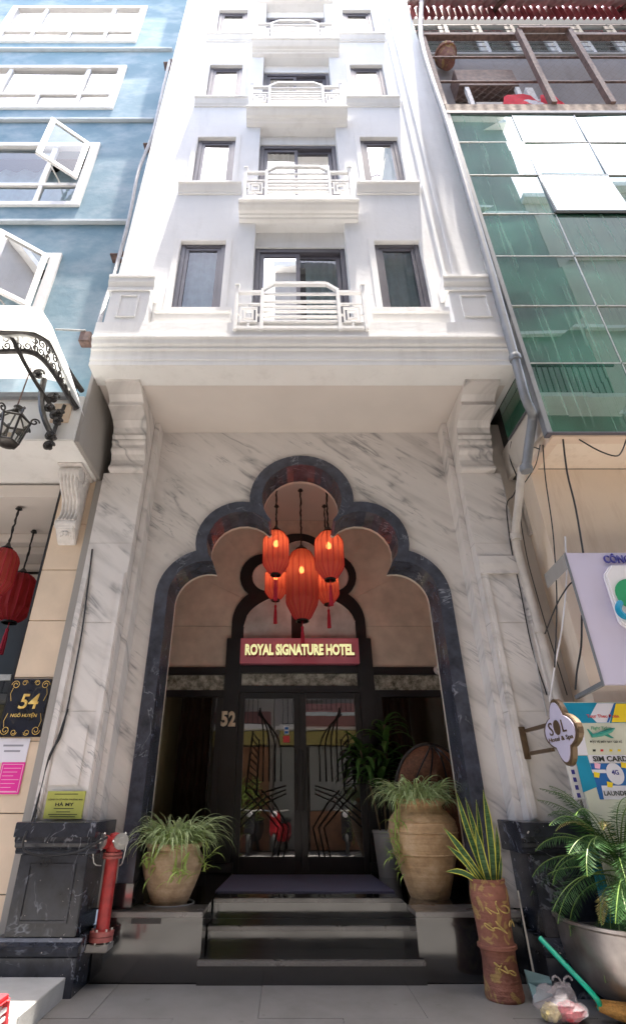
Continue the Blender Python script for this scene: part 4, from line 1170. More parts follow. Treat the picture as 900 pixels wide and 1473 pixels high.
# raised doorstep of number 54
dp = MB().box(-6, -1.93, -1.11, -.305, -.01, .13).box(-6, -2.6, -.3045, 2.4, -.01, .13).build('doorstep', M['platform'], None, bevel=.004)
dp['kind'] = 'structure'; dp['label'] = 'raised pale concrete doorstep in front of number 54'
MB().box(-6, -1.935, -1.135, -1.1105, -.01, .128).build('painted_sun_strip', M['sunkerb'], dp, bevel=.004)  # added bright strip: sunlight painted as white along the doorstep front
MB().box(-6, -1.945, -1.005, -.997, .1295, .1315).build('slab_joint', M['greyink'], dp)
# red and white stool at the edge of the picture
c = aZ(-2, 1447, .32)
st_ = thing('plastic_stool', 'red topped white slatted stool cut off at the lower left corner', 'stool', (c.x, c.y, 0))
cx, cy = c.x - .145, c.y + .02
MB().box(cx-.15, cx+.15, cy-.14, cy+.14, .30, .335).build('seat', M['redp'], st_, bevel=.02)
for sx in (-1, 1):
    for sy in (-1, 1):
        MB().bar((cx+sx*.13, cy+sy*.12, .30), (cx+sx*.16, cy+sy*.15, 0), .03).build('leg', M['redp' if sx > 0 else 'whitewood'], st_)
for z in (.27, .23, .19, .15):
    for sy in (-1, 1): MB().box(cx-.14, cx+.14, cy+sy*.128-.008, cy+sy*.128+.008, z-.012, z+.012).build('slat', M['whitewood'], st_, bevel=.003)
    for sx in (-1, 1): MB().box(cx+sx*.138-.008, cx+sx*.138+.008, cy-.115, cy+.115, z-.012, z+.012).build('slat', M['whitewood'], st_, bevel=.003)
# ================================================================== RIGHT NEIGHBOUR
rb = thing('neighbour_building', 'narrow building with green reflective glass storeys right of the hotel', 'building', (5, 0, 0))
M['gapwall'] = plaster('pale_cement_wall', (.56,.52,.48), (.4,.36,.32), .4)
MB().box(2.80, 10, -.35, 6, 0, 4.9).build('street_wall', M['ochre'], rb)
MB().box(2.552, 2.80, .02, .5, 0, 5.9).build('gap_wall', M['gapwall'], rb)
# underside of the glass bay with its cream rim
MB().box(2.74, 10, -1.06, -.351, 4.91, 4.98).build('bay_underside', M['ochre'], rb)
MB().box(2.73, 10, -1.09, -.96, 4.83, 4.905).build('bay_rim', M['creambeam'], rb, bevel=.006)
MB().box(2.73, 2.85, -.958, -.351, 4.83, 4.905).build('bay_rim', M['creambeam'], rb, bevel=.006)
YG = -1.1; GX = [2.73, 3.84, 4.95, 6.06, 7.17, 8.28]; GZ = [4.88, 5.93, 6.96, 7.995, 9.015, 10.08, 11.10, 12.07]
MB().box(2.75, 10, -1.02, 6, 4.985, 12.05).build('bay_core', M['room'], rb)
open_panes = {(1, 4): 2.6, (2, 1): 2.2}
for i in range(5):
    for j in range(7):
        a, b, c, d = GX[i], GX[i+1], GZ[j], GZ[j+1]; g_ = .006
        tilt = open_panes.get((i, j), 0)
        e = [rnd.uniform(-.010, .010) for _ in range(4)]
        dy = math.tan(R(tilt))*(d-c)
        P = [(a+g_, YG-dy+e[0], c+g_), (b-g_, YG-dy+e[1], c+g_), (b-g_, YG+e[2], d-g_), (a+g_, YG+e[3], d-g_)]
        Q = [(x, y+.012, z) for x, y, z in P]
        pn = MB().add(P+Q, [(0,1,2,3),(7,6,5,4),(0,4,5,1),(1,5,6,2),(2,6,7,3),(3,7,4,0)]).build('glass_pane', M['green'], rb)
        if tilt:
            s_ = MB()
            for p, q in ((0,1),(1,2),(2,3),(3,0)): s_.bar(Vector(P[p])+Vector((0,.02,0)), Vector(P[q])+Vector((0,.02,0)), .03)
            s_.build('vent_frame', M['greypipe'], pn)
        else:
            MB().bar((a+.01, YG-.003, c), (b-.01, YG-.003, c), .014).build('silicone_joint', M['steel'], pn)
for x in GX[1:-1]:
    for j in range(7): MB().bar((x, YG-.004, GZ[j]+.02), (x, YG-.004, GZ[j+1]-.02), .013).build('silicone_joint', M['steel'], rb)
for x in GX[1:]: MB().box(x-.02, x+.02, YG+.016, YG+.06, GZ[0], GZ[-1]).build('mullion', M['frame'], rb)
MB().box(GX[0]-.06, GX[0]+.003, YG-.02, YG+.07, 4.86, 12.1).build('corner_post', M['greypipe'], rb, bevel=.006)
MB().box(GX[0]-.06, 10, YG-.03, YG+.07, 4.835+.02, 4.876).build('bottom_rail', M['frame'], rb, bevel=.004)
MB().box(GX[0]-.06, 10, YG-.03, YG+.07, 12.072, 12.16).build('top_rail', M['greypipe'], rb, bevel=.004)
MB().box(2.70, 2.749, -1.0, .02, 4.98, 5.42).build('bay_cheek', M['gapwall'], rb)
# green return pane between bay and hotel
for z0, z1 in ((5.42, 6.25), (6.26, 7.28), (7.29, 8.31), (8.32, 9.34), (9.35, 10.37), (10.38, 11.40), (11.41, 12.05)):
    MB().box(2.672, 2.684, -1.03, -.28, z0, z1).build('return_pane', M['green'], rb)
MB().box(2.67, 2.69, -1.03, -.28, 5.40, 5.42).build('return_rail', M['frame'], rb)
# small side window in the gap wall
vw = MB()
P = [aX(735, 703, 2.798), aX(751, 686, 2.798), aX(766, 768, 2.798), aX(750, 785, 2.798)]
y0, y1 = sorted((P[0].y, P[2].y)); z0_, z1_ = P[3].z, P[0].z
sw = MB()
for a, b, c, d in ((y0, y0+.05, z0_, z1_), (y1-.05, y1, z0_, z1_), (y0+.051, y1-.051, z0_, z0_+.06), (y0+.051, y1-.051, z1_-.06, z1_)): sw.box(2.77, 2.81, a, b, c, d)
swo = sw.build('side_window', M['creampipe'], rb, bevel=.004)
MB().box(2.785, 2.795, y0+.04, y1-.04, z0_+.05, z1_-.05).build('pane', M['darkglass'], swo)
# recessed upper storey behind the cage
YW = -.60
MB().box(2.70, 10, YW, .4, 12.2, 15.9).build('balcony_wall', M['brownwall'], rb)
MB().box(2.70, 10, -1.0, YW-.001, 12.162, 12.25).build('balcony_floor', M['cement'], rb)
MB().box(2.70, 10, -1.09, -1.01, 12.17, 12.50).build('balcony_edge', M['rustlight'], rb, bevel=.01)
MB().box(2.66, 2.70, YW, 2, 12.1, 19).build('end_wall', M['brownwall'], rb)
MB().box(2.70, 10, YW-.06, YW+.2, 15.902, 16.02).build('window_ledge', M['cement'], rb, bevel=.01)
for i in range(9):
    x0 = 2.80 + i*.80
    f = MB().box(x0, x0+.09, YW, YW+.06, 16.02, 17.75).box(x0+.66, x0+.74, YW, YW+.06, 16.02, 17.75).box(x0+.091, x0+.659, YW, YW+.06, 17.66, 17.75).box(x0+.091, x0+.659, YW, YW+.06, 16.02, 16.10)
    wf = f.build('window', M['whitewood'], rb)
    MB().box(x0+.09, x0+.66, YW+.03, YW+.035, 16.1, 17.7).build('pane', M['win'], wf)
    MB().box(x0+.1, x0+.65, YW+.16, YW+.18, 16.05, 17.7).build('blind', M['curtain'], wf)
    for k_ in range(7): MB().bar((x0+.05, YW-.03, 16.15+k_*.24), (x0+.78, YW-.03, 16.15+k_*.24), .014).build('grille_bar', M['greypipe'], wf)
MB().box(2.70, 10, YW+.25, YW+.35, 15.4, 19).build('upper_wall', M['room'], rb)
def corrugated(x0, x1, p0, p1, amp, pitch):
    """sheet from edge p0=(y,z) to p1=(y,z), ridges running p0->p1"""
    n = int((x1-x0)/pitch*6); vs = []; fs = []
    d = Vector((0, p1[0]-p0[0], p1[1]-p0[1])).normalized(); nn = Vector((0, -d.z, d.y))
    for i in range(n+1):
        x = x0 + (x1-x0)*i/n; o = nn*amp*math.sin(2*math.pi*x/pitch)
        vs += [Vector((x, *p0)) + o, Vector((x, *p1)) + o]
    for i in range(n): fs.append((2*i, 2*i+2, 2*i+3, 2*i+1))
    return MB().add(vs, fs)
corrugated(2.75, 9.5, (YW-.10, 17.78), (YW-.10, 18.55), .035, .16).build('red_awning_sheet', M['redroof'], rb, smooth=True)
corrugated(2.70, 9.5, (-1.35, 17.35), (YW-.10, 18.50), .025, .2).build('roof_sheet', M['greyroof'], rb, smooth=True)
for x in (4.9, 8.0): MB().bar((x, -1.34, 17.28), (x, YW, 18.42), .08).build('roof_rafter', M['rust'], rb)
# iron cage
cg = thing('balcony_cage', 'rusty brown security cage over the balcony above the green glass', 'cage', (4, -1, 12.5))
YC = -1.05
def rail(a, b, d=.07): MB().bar(a, b, d).build('cage_bar', M['rust'], cg)
zt_ = 15.62
rail((2.72, YC, zt_), (10, YC, zt_), .11)
rail((2.72, YC, zt_), (2.72, YC, 12.5), .08); rail((2.72, .2, zt_), (2.72, YC, zt_), .06)
for z in (13.55, 14.65): rail((2.75, YC+.02, z), (10, YC+.02, z), .035)
for x in (4.72, 5.80, 7.6):
    rail((x, YC-.10, zt_-.02), (x, YC-.03, 12.5), .10)
rail((4.72, YC-.12, zt_), (5.80, YC-.12, zt_), .09)
net = MB()
for i in range(46):
    for sgn in (-1, 1):
        x = 2.75 + i*.16
        a = Vector((x, YC+.03, 12.5)); b = Vector((x + sgn*2.3, YC+.03, zt_))
        if not (2.72 <= b.x <= 10):
            f = ((2.72 if sgn < 0 else 10) - a.x)/(b.x - a.x); b = a.lerp(b, f)
        net.add([a, a+Vector((.0035, 0, 0)), b+Vector((.0035, 0, 0)), b], [(0,1,2,3)])
no = net.build('wire_netting', M['rust'], cg, kind='stuff')
# things on the caged balcony
c = aY(642, 84, -.85)
hp = thing('clay_flowerpot', 'small brown clay pot inside the top left of the cage', 'flowerpot', c)
MB().lathe([(.14, -.22), (.20, .12), (.23, .12), (.23, .22), (.19, .22), (.18, .1), (.0, .08)], c, 18).build('pot_body', M['claybrown'], hp, smooth=True)
MB().lathe([(.0, .1), (.18, .11)], c, 14).build('soil', M['soil'], hp)
for (u, v, lab, m_) in ((757, 141, 'larger red cloth draped over the balcony edge', 'redcloth'), (800, 142, 'smaller red cloth bundled by the second cage post', 'redcloth'), (781, 143, 'white patterned cloth between the two red cloths', 'whitecloth')):
    c = aY(u, 151, -.98); c.z += .28; t = thing('laundry_cloth', lab, 'cloth', c)
    w_ = .42 if u == 757 else (.24 if u == 800 else .40); vs = []; fs = []; n = 8
    for i in range(n+1):
        for j in range(5):
            f = i/n; hh = .74*(math.sin(math.pi*min(f*1.1, 1))**.5)*(.9 if u != 781 else .6) + .05
            vs.append((c.x - w_ + 2*w_*f, c.y + .03*math.sin(9*f + j) + .02*j, c.z - .3 + hh*j/4))
    for i in range(n):
        for j in range(4): fs.append((i*5+j, i*5+j+1, (i+1)*5+j+1, (i+1)*5+j))
    MB().add(vs, fs).build('cloth_folds', M[m_], t, smooth=True)
c = aY(700, 125, -.65)
ac = thing('storage_rack', 'dark shelf rack with boards stacked in the caged balcony', 'rack', c)
MB().box(c.x-.75, c.x+.45, -.90, YW-.005, 13.75, 14.45).build('dark_crate', M['rust'], ac, bevel=.01)
for x in (-.6, .4): MB().box(c.x+x-.04, c.x+x+.04, -.88, -.82, 12.3, 13.74).build('leg', M['whitewood'], ac)
MB().box(c.x-.55, c.x+.5, -.9, YW-.005, 12.95, 13.05).build('shelf', M['frame'], ac)
MB().box(c.x+.52, c.x+.66, -.92, -.7, 12.4, 13.6).build('board', M['whitewood'], ac)

# downpipes and cables between the buildings
def pipe(name, label, cat, pts, r_, m_, clamps=()):
    P = smoothline(pts, 3) if len(pts) > 2 else [Vector(p) for p in pts]
    t = thing(name, label, cat, P[0])
    MB().tube(P, r_, 10).build('tube_run', M[m_], t, smooth=True)
    for i in clamps:
        p = Vector(pts[i]); MB().lathe([(r_*1.25, -.04), (r_*1.35, 0), (r_*1.25, .04)], p, 12).build('collar', M[m_], t, smooth=True)
    return t
pipe('downpipe', 'grey plastic downpipe along the left edge of the green glass', 'pipe',
     [aY(606, -60, -1.2), aY(606, 0, -1.2), aY(605, 55, -1.2), aY(622, 118, -1.2), aY(645, 185, -1.2), aY(695, 355, -1.2), aY(740, 515, -1.2), aY(755, 572, -1.18), aY(764, 592, -1.1), aY(765, 605, -1.0), aY(760, 640, -.9), aY(756, 674, -.85)], .052, 'greypipe', (6, 11))
pipe('wall_pipe', 'dusty cream drainpipe running down beside the right marble pilaster', 'pipe',
     [aY(750, 672, -.7), aY(746, 715, -.5), aY(741, 772, -.3), aY(750, 815, -.2), aY(775, 905, -.18), aY(801, 1000, -.18), aY(835, 1120, -.18), aY(875, 1260, -.18)], .045, 'creampipe', (2, 4))
pipe('thin_pipe', 'thin cream pipe with an elbow in the gap above the side window', 'pipe',
     [aX(739, 652, 2.79), aX(722, 660, 2.79), aX(720, 700, 2.75), aX(726, 735, 2.7), aY(748, 800, .1)], .03, 'creampipe')
def cable(label, pts, r_=.008, m_='cable', n=4):
    t = thing('cable', label, 'cable', pts[0])
    MB().tube(smoothline(pts, n), r_, 5).build('wire', M[m_], t)
    return t
cable('black cable hanging from the glass bay to the top of the company sign', [aY(809, 632, -1.05), aY(815, 680, -.95), aY(827, 730, -.93), aY(838, 795, -.92)], .010)
cable('thin black cable dropping left of the company sign past its bracket', [aY(780, 640, -.9), aY(784, 690, -.6), aY(794, 760, -.5), aY(799, 830, -.5), aY(800, 880, -.5), aY(797, 960, -.5)], .007)
cable('sagging black cable loop under the right end of the glass bay', [aY(832, 632, -1.06), aY(860, 648, -1.06), aY(884, 656, -1.06), aY(893, 650, -1.06), aY(900, 632, -1.06)], .008)
cable('black cable slanting from the cream pipe to the sign side', [aY(783, 912, -.3), aY(800, 870, -.5), aY(815, 845, -.7), aY(824, 836, -.85)], .008)
cable('white cable looping beside the sign bracket', [aY(812, 772, -.6), aY(814, 830, -.6), aY(808, 900, -.5), aY(797, 960, -.4), aY(790, 1010, -.3)], .009, 'signwhite')
cable('dark cable at the lower left corner of the company sign', [aY(836, 885, -.6), aY(835, 930, -.55), aY(829, 965, -.5), aY(827, 992, -.5)], .010)
cable('black cable tangled along the top of the cream pipe', [aX(735, 635, 2.7), aX(733, 660, 2.7), aY(744, 690, -.4), aY(738, 712, -.35), aY(728, 728, -.2), aY(735, 790, -.12), aY(748, 850, -.12), aY(764, 930, -.12), aY(786, 1000, -.12)], .008)
cable('black cable running down the left marble pilaster', [aY(133, 790, -.13), aY(126, 850, -.135), aY(118, 910, -.135), aY(106, 975, -.135), aY(97, 1020, -.135), aY(87, 1060, -.14), aY(72, 1085, -.14), aY(62, 1125, -.14), aY(52, 1170, -.15), aY(47, 1186, -.36)], .009)
cable('second black cable bunched along the edge of the left pilaster', [aY(98, 1020, -.13), aY(84, 1062, -.14), aY(70, 1095, -.14), aY(58, 1140, -.14), aY(45, 1185, -.2), aY(38, 1198, -.37), aY(33, 1215, -.37), aY(40, 1226, -.37), aY(70, 1231, -.34), aY(110, 1226, -.34), aY(135, 1214, -.36), aY(155, 1204, -.3)], .010)
cable('black cable running down the wall beside the cream drainpipe', [aY(742, 690, -.3), aY(747, 740, -.25), aY(757, 800, -.22), aY(770, 850, -.2), aY(786, 905, -.2), aY(803, 960, -.2), aY(815, 1000, -.2)], .006)
cable('thin black cable sagging from the glass bay corner to the drainpipe', [aY(776, 640, -1.0), aY(770, 668, -.9), aY(757, 690, -.6), aY(746, 706, -.4), aY(742, 740, -.3)], .006)
cable('black cable zigzagging between downpipe end and wall', [aY(757, 640, -.85), aY(775, 646, -.8), aY(782, 652, -.7), aY(790, 640, -.9)], .007)
cable('fine grey cable along the edge of the right pilaster', [aY(724, 700, -.12), aY(738, 780, -.12), aY(752, 860, -.12), aY(768, 940, -.13), aY(786, 1030, -.13)], .005, 'greycable')
cable('grey conduit climbing the joint between blue house and hotel', [aY(244, 88, -.82), aY(232, 140, -.82), aY(219, 195, -.82), aY(200, 245, -.82), aY(189, 300, -.82), aY(181, 335, -.82), aY(171, 372, -.84), aY(164, 398, -.9), aY(150, 440, -1.0), aY(140, 478, -1.1)], .030, 'greycable', 5)
for (u, v) in ((240, 98), (212, 215), (166, 374)):
    p = aY(u, v, YB-.05); t = thing('cable_clamp', {98: 'topmost', 215: 'middle', 374: 'lowest'}[v] + ' rusty bracket holding the grey conduit to the blue wall', 'bracket', p, 'conduit brackets on the blue wall')
    MB().box(p.x-.05, p.x+.10, YB-.16, YB-.002, p.z-.015, p.z+.015).build('bracket_arm', M['rust'], t, bevel=.005)
    MB().lathe([(.045, -.03), (.045, .03)], (p.x+.12, YB-.16, p.z), 10).build('clip', M['rust'], t)
p = aY(122, 482, -.95)
jb = thing('junction_box', 'rusty junction box on the corner below the blue wall with a steel tie rod', 'box', p)
MB().box(p.x-.07, p.x+.07, -.95, -.82, p.z-.10, p.z+.08).build('box_body', M['rust'], jb, bevel=.01)
MB().tube([p + Vector((0, 0, .08)), aY(80, 474, -.95)], .014, 6).build('tie_rod', M['steel'], jb)

# company sign box
cs = thing('company_sign', 'large lilac company sign box with a swirl logo on the right wall', 'sign', (3.3, -.9, 3))
P0 = aY(815, 795, -.9); P1 = aY(865, 985, -.9); sx = (P0.x+P1.x)/2
MB().box(sx, 6.2, -.90, -.86, P1.z, P0.z).build('face_panel', M['lilac'], cs, bevel=.006)
MB().box(sx-.005, sx-.0005, -.908, -.872, P1.z-.01, P0.z).build('edge_trim', M['greypipe'], cs)
MB().bar((sx+.02, -.86, P1.z+.02), (sx+.02, -.36, P1.z-.02), .035).build('strut', M['greypipe'], cs)
q = aY(785, 822, -.4); MB().add([(sx, -.86, P0.z), (sx, -.86, P0.z-.16), (sx+.02, -.36, P0.z-.02), (sx+.02, -.36, P0.z-.18)], [(0,1,3,2)]).build('bracket_plate', M['cement'], cs)
pz = [aY(868, 815, -.93), aY(890, 905, -.93)]
bx0 = aY(868, 830, -.93).x; bz1 = aY(880, 814, -.93).z; bz0 = aY(890, 908, -.93).z
MB().prism([(bx0+.09, bz1), (bx0, bz1-.10), (bx0, bz0+.08), (bx0+.08, bz0), (bx0+2.0, bz0), (bx0+2.0, bz1)], 'y', -.96, -.902).build('raised_panel', M['signwhite'], cs, bevel=.014)
lz = aY(880, 803, -.91)
text('lettering', 'CÔNG TY', M['navyink'], cs, .40, (lz.x+.11, -.905, lz.z), height=.105, bold=.02, ext=.012)
lc = aY(906, 862, -.97)
sw_ = MB()
sw_.lathe([(.0, -.005), (.155, -.005), (.155, .005), (.0, .005)], (lc.x+.035, -.966, lc.z+.05), 24, axis='y')
sw_.build('logo_globe', M['greenp'], cs)
MB().lathe([(.0, -.004), (.075, -.004), (.075, .004), (.0, .004)], (lc.x+.07, -.976, lc.z+.02), 20, axis='y').build('logo_land', M['bluep'], cs)
MB().tube(smoothline([(lc.x-.10, -.975, lc.z-.02), (lc.x-.15, -.975, lc.z-.10), (lc.x-.11, -.975, lc.z-.17), (lc.x+.05, -.975, lc.z-.19), (lc.x+.25, -.975, lc.z-.14)]), [.012]+[.028]*15+[.02]*5, 6).build('logo_swoosh', M['teal'], cs)

# projecting hotel and spa sign
XS = 2.12
c = aX(806, 1052, XS)
ss = thing('projecting_sign', 'quatrefoil sign reading SOL Hotel & Spa on a brown bracket', 'sign', c)
def quat(rx, rz, a, b):
    """quatrefoil outline in (y, z)"""
    pts = []
    for k_ in range(48):
        t = 2*math.pi*k_/48
        x, z = math.cos(t), math.sin(t)
        # union of a tall ellipse and a wide ellipse
        r1 = 1/math.sqrt((x/a)**2 + (z/rz)**2); r2 = 1/math.sqrt((x/rx)**2 + (z/b)**2)
        r = max(r1, r2); pts.append((c.y + x*r, c.z + z*r))
    return pts
E0 = aX(778, 1045, XS); E1 = aX(832, 1048, XS); T0 = aX(795, 999, XS); T1 = aX(822, 1103, XS)
RX = abs(E1.y-E0.y)/2*.95; RZ = (aX(800, 1002, XS).z - aX(816, 1103, XS).z)/2*.98
c = Vector((XS, (E0.y+E1.y)/2, c.z)); ss.location = c; WL[ss.name] = c
MB().prism(quat(RX, RZ, RX*.50, RZ*.55), 'x', XS, XS+.05).build('sign_case', M['bronze'], ss, bevel=.006)
MB().prism([(c.y + (y-c.y)*.86, c.z + (z-c.z)*.89) for y, z in quat(RX, RZ, RX*.50, RZ*.55)], 'x', XS-.006, XS+.001).build('sign_face', M['lilac'], ss)
RS = Matrix.Rotation(R(-90), 4, 'Z') @ Matrix.Rotation(R(90), 4, 'X')
text('letter', 'S', M['bronze'], ss, RX*.24, (XS-.008, c.y + RX*.44, c.z + RZ*.12), height=RZ*.40, rot=RS, ext=.004)
text('letter', 'L', M['bronze'], ss, RX*.22, (XS-.008, c.y - RX*.34, c.z + RZ*.14), height=RZ*.36, rot=RS, ext=.004)
vs = [(XS-.010, c.y + RX*.06, c.z + RZ*.13)] + [(XS-.010, c.y + RX*.06 + RX*.20*math.cos(2*math.pi*i/20), c.z + RZ*.13 + RZ*.23*math.sin(2*math.pi*i/20)) for i in range(20)]
MB().add(vs, [(0, i+1, (i+1) % 20 + 1) for i in range(20)]).build('letter', M['bronze'], ss)
text('lettering', 'Hotel & Spa', M['bronze'], ss, RX*1.42, (XS-.008, c.y, c.z - RZ*.22), height=RZ*.17, rot=RS, bold=.015, ext=.003)
by = c.y + RX
q0 = aX(764, 1042, XS); q1 = aX(771, 1077, XS)
MB().box(XS-.03, XS+.03, -.125-.035, -.122, c.z-.17, c.z+.12).build('wall_bracket', M['bronze'], ss, bevel=.004)
for z in (.08, -.12): MB().bar((XS+.03, -.15, c.z+z), (XS+.03, by-.04, c.z+z), .03).build('bracket_arm', M['bronze'], ss)

# printed banner board
bn = thing('poster_board', 'blue and yellow travel poster reading SIM CARD and Flight Ticket behind the cycad', 'poster', (2.9, -.6, 1.6))
YP = -.60
P0 = aY(808, 1010, YP); xl = P0.x; zt_ = P0.z
MB().box(xl, 4.2, YP, YP+.02, .75, zt_).build('board', M['beigep'], bn)
def pr(name, m_, q, dy=.002):
    P = [aY(u, v, YP-dy) for u, v in q]; MB().add(P + [p + Vector((0, .0015, 0)) for p in P], [tuple(range(len(P))), tuple(range(len(P), 2*len(P)))[::-1]]).build(name, m_, bn)
pr('print_blue', M['teal'], [(809, 1011), (900, 1011), (900, 1040), (817, 1040)])
pr('print_pale', M['whitepaper'], [(858, 1011.5), (883, 1011.5), (876, 1039.5), (858, 1039.5), (848, 1030)], .004)
pr('print_stripe', M['bluep'], [(882, 1012), (885, 1012), (875, 1039), (872, 1039)], .006)
pr('print_yellow', M['yellowp'], [(885, 1012), (900, 1012), (900, 1039), (879, 1039)], .006)
pr('print_white', M['whitepaper'], [(817, 1041), (836, 1041), (845, 1086), (828, 1086)])
pr('print_teal', M['teal'], [(826, 1087), (844, 1087), (858, 1132), (838, 1140)])
pr('print_white', M['whitepaper'], [(845, 1086), (900, 1086), (900, 1097), (847, 1097)])
pr('print_blue', M['bluep'], [(848, 1098), (900, 1098), (900, 1150), (862, 1150)])
for (u, v, s_) in ((858, 1101, 'print_red'), (896, 1100, 'print_yellow'), (857, 1114, 'print_yellow'), (876, 1128, 'print_yellow'), (890, 1122, 'print_pale')):
    m_ = {'print_red': M['lightpink'], 'print_yellow': M['yellowp'], 'print_pale': M['whitepaper']}[s_]
    pr(s_, m_, [(u-4, v-4), (u+5, v-2), (u+4, v+5), (u-3, v+4)], .005)
pr('print_pale', M['whitepaper'], [(850, 1107), (870, 1107), (872, 1112), (852, 1112)], .004)
cc = aY(884, 1113, YP-.006); vs = [cc] + [cc + Vector((.075*math.cos(a), 0, .085*math.sin(a))) for a in [i*2*math.pi/20 for i in range(20)]]
MB().add(vs, [(0, i+1, (i+1) % 20 + 1) for i in range(20)]).build('print_disc', M['whitepaper'], bn)
pr('print_white', M['whitepaper'], [(864, 1130), (900, 1130), (900, 1150), (868, 1150)], .003)
def pt(s_, u, v, wpx, hpx, m_, bold=.015, shear=0.0):
    a = aY(u, v, YP-.007); b = aY(u+wpx, v, YP-.007); d = aY(u, v+hpx, YP-.007)
    text('lettering', s_, M[m_], bn, (b-a).x, a, height=a.z-d.z, bold=bold, ext=.001, shear=shear)
pt('Tour Theo Đoàn', 866, 1030, 46, 5, 'redp'); pt('Flight Ticket', 864, 1048, 30, 6, 'greenp', .005, .3)
pt('ĐẶT VÉ MÁY BAY GIÁ RẺ', 871, 1067, 46, 5, 'ink'); pt('SIM CARD', 877, 1091.5, 50, 8, 'ink', .03)
pt('4G', 884, 1111, 10, 7, 'navyink', .03); pt('LAUNDRY', 888, 1141, 40, 7, 'ink', .02)
pl0 = aY(866, 1054, YP-.005)
pl_m = MB()
pl_m.tube([pl0 + Vector((-.11, 0, -.03)), pl0 + Vector((-.02, 0, -.012)), pl0 + Vector((.08, 0, .02)), pl0 + Vector((.12, 0, .035))], [.012, .020, .018, .004], 8)
pl_m.build('plane_body', M['tealgreen'], bn)
MB().add([pl0 + Vector(v) for v in ((-.02, -.002, -.01), (.03, -.002, .0), (.09, -.002, -.045), (.06, -.002, -.045))], [(0,1,2,3)]).build('plane_wing', M['tealgreen'], bn)
MB().add([pl0 + Vector(v) for v in ((-.11, -.002, -.03), (-.08, -.002, -.022), (-.12, -.002, .03), (-.135, -.002, .03))], [(0,1,2,3)]).build('plane_tail', M['tealgreen'], bn)
for u, m_ in ((854, 'ink'), (865, 'redp'), (878, 'yellowp'), (890, 'yellowp')): pr('print_mark', M[m_], [(u-2, 1078), (u+2, 1078), (u+2, 1081), (u-2, 1081)], .004)
vb = thing('narrow_banner', 'narrow white banner with purple lettering below the quatrefoil sign', 'banner', aY(822, 1110, -.55))
o, (x0, x1, z0, z1) = plate('cloth', M['signwhite'], vb, [(812, 1090), (826, 1090), (840, 1150), (825, 1150)], -.56, .006, 0)
for i in range(5): MB().box(x0+.03, x1-.03, -.563, -.5605, z1-.07-.06*i, z1-.035-.06*i).build('print_mark', M['navyink'], vb)
tb = thing('teal_panel', 'teal painted panel standing behind the cycad at the right edge', 'panel', (2.75, -.2, .6))
MB().box(2.42, 3.4, -.30, -.27, .25, 1.15).build('board', M['teal'], tb, bevel=.005)
MB().add([(2.72, -.304, .92), (3.0, -.304, 1.0), (3.0, -.304, .72), (2.66, -.304, .78)], [(0,1,2,3)]).build('pale_patch', M['whitepaper'], tb)
M['stucco_dark'] = plaster('opposite_weathered_stucco', (.30,.31,.30), (.2,.2,.19), .4)
# ================================================================== OPPOSITE SIDE OF THE ALLEY (seen in the reflections, and shading the lower storeys)
def opposite(label, x0, x1, h, m_, y=-6.7, top=None):
    t = thing('opposite_house', label, 'house', ((x0+x1)/2, y-3, 0))
    MB().box(x0+.01, x1-.01, y-7, y, -.01, h).build('walls', m_, t)
    MB().box(x0-.05, x1+.05, y-7.1, y+.25, h, h+.25).build('roof_slab', M['trim'], t)
    n = max(1, int((x1-x0)/1.7)); st_ = 3.2
    for j in range(1, int(h/st_)):
        MB().box(x0+.05, x1-.05, y+.001, y+.12, j*st_+.0, j*st_+.12).build('ledge', M['trim'], t)
        for i in range(0 if top or j > 2 else n):
            cx = x0 + (x1-x0)*(i+.5)/n; z0 = j*st_+.9
            w_ = MB().box(cx-.5, cx+.5, y+.001, y+.06, z0, z0+.07).box(cx-.5, cx+.5, y+.001, y+.06, z0+1.53, z0+1.6).box(cx-.5, cx-.43, y+.001, y+.06, z0+.071, z0+1.529).box(cx+.43, cx+.5, y+.001, y+.06, z0+.071, z0+1.529).box(cx-.03, cx+.03, y+.001, y+.06, z0+.071, z0+1.529).build('window', M['whitewood'], t)
            MB().box(cx-.43, cx+.43, y+.002, y+.02, z0+.07, z0+1.53).build('pane', M['room'], w_)
        if j == 3 or (not top and j == 1):
            rl = MB().bar((x0+.3, y+.7, j*st_+1.0), (x1-.3, y+.7, j*st_+1.0), .05).bar((x0+.3, y+.7, j*st_+.1), (x1-.3, y+.7, j*st_+.1), .05)
            for i in range(int((x1-x0-.6)/.15)): rl.bar((x0+.3+i*.15, y+.7, j*st_+.1), (x0+.3+i*.15, y+.7, j*st_+1.0), .02)
            MB().box(x0+.2, x1-.2, y+.121, y+.75, j*st_-.02, j*st_+.1).build('balcony', M['trim'], t)
            rl.build('balustrade', M['blackmetal'], t)
    MB().box(x0+.3, x1-.3, y+.001, y+.1, .0, 2.7).build('shop_front', M['lobby'], t)
    MB().box(x0+.2, x1-.2, y+.001, y+.3, 2.75, 3.15).build('shop_sign', M['shopyellow'], t)
    if top:
        rl = MB()
        for z in (h+.5, h+.8, h+1.1): rl.bar((x0, y, z), (x1, y, z), .05)
        for i in range(int((x1-x0)/.9)+1): rl.bar((x0+i*.9, y, h+.25), (x0+i*.9, y, h+1.1), .05)
        rl.build('roof_railing', M['frame'], t)
        MB().bar((x0, y-2.5, h+2.6), (x1, y-.2, h+2.2), .1).build('roof_beam', M['frame'], t)
    return t
opposite('low beige house across the alley, seen only in reflections', -5.0, -.6, 12.5, M['stucco_cream'])
opposite('taupe house across the alley with a dull yellow shop sign, seen only in reflections', -.6, 3.7, 16.5, M['stucco_pink'])
opposite('tall grey house across the alley with roof railings, seen only in reflections', 3.7, 8.2, 24.0, M['stucco_dark'], top=True)
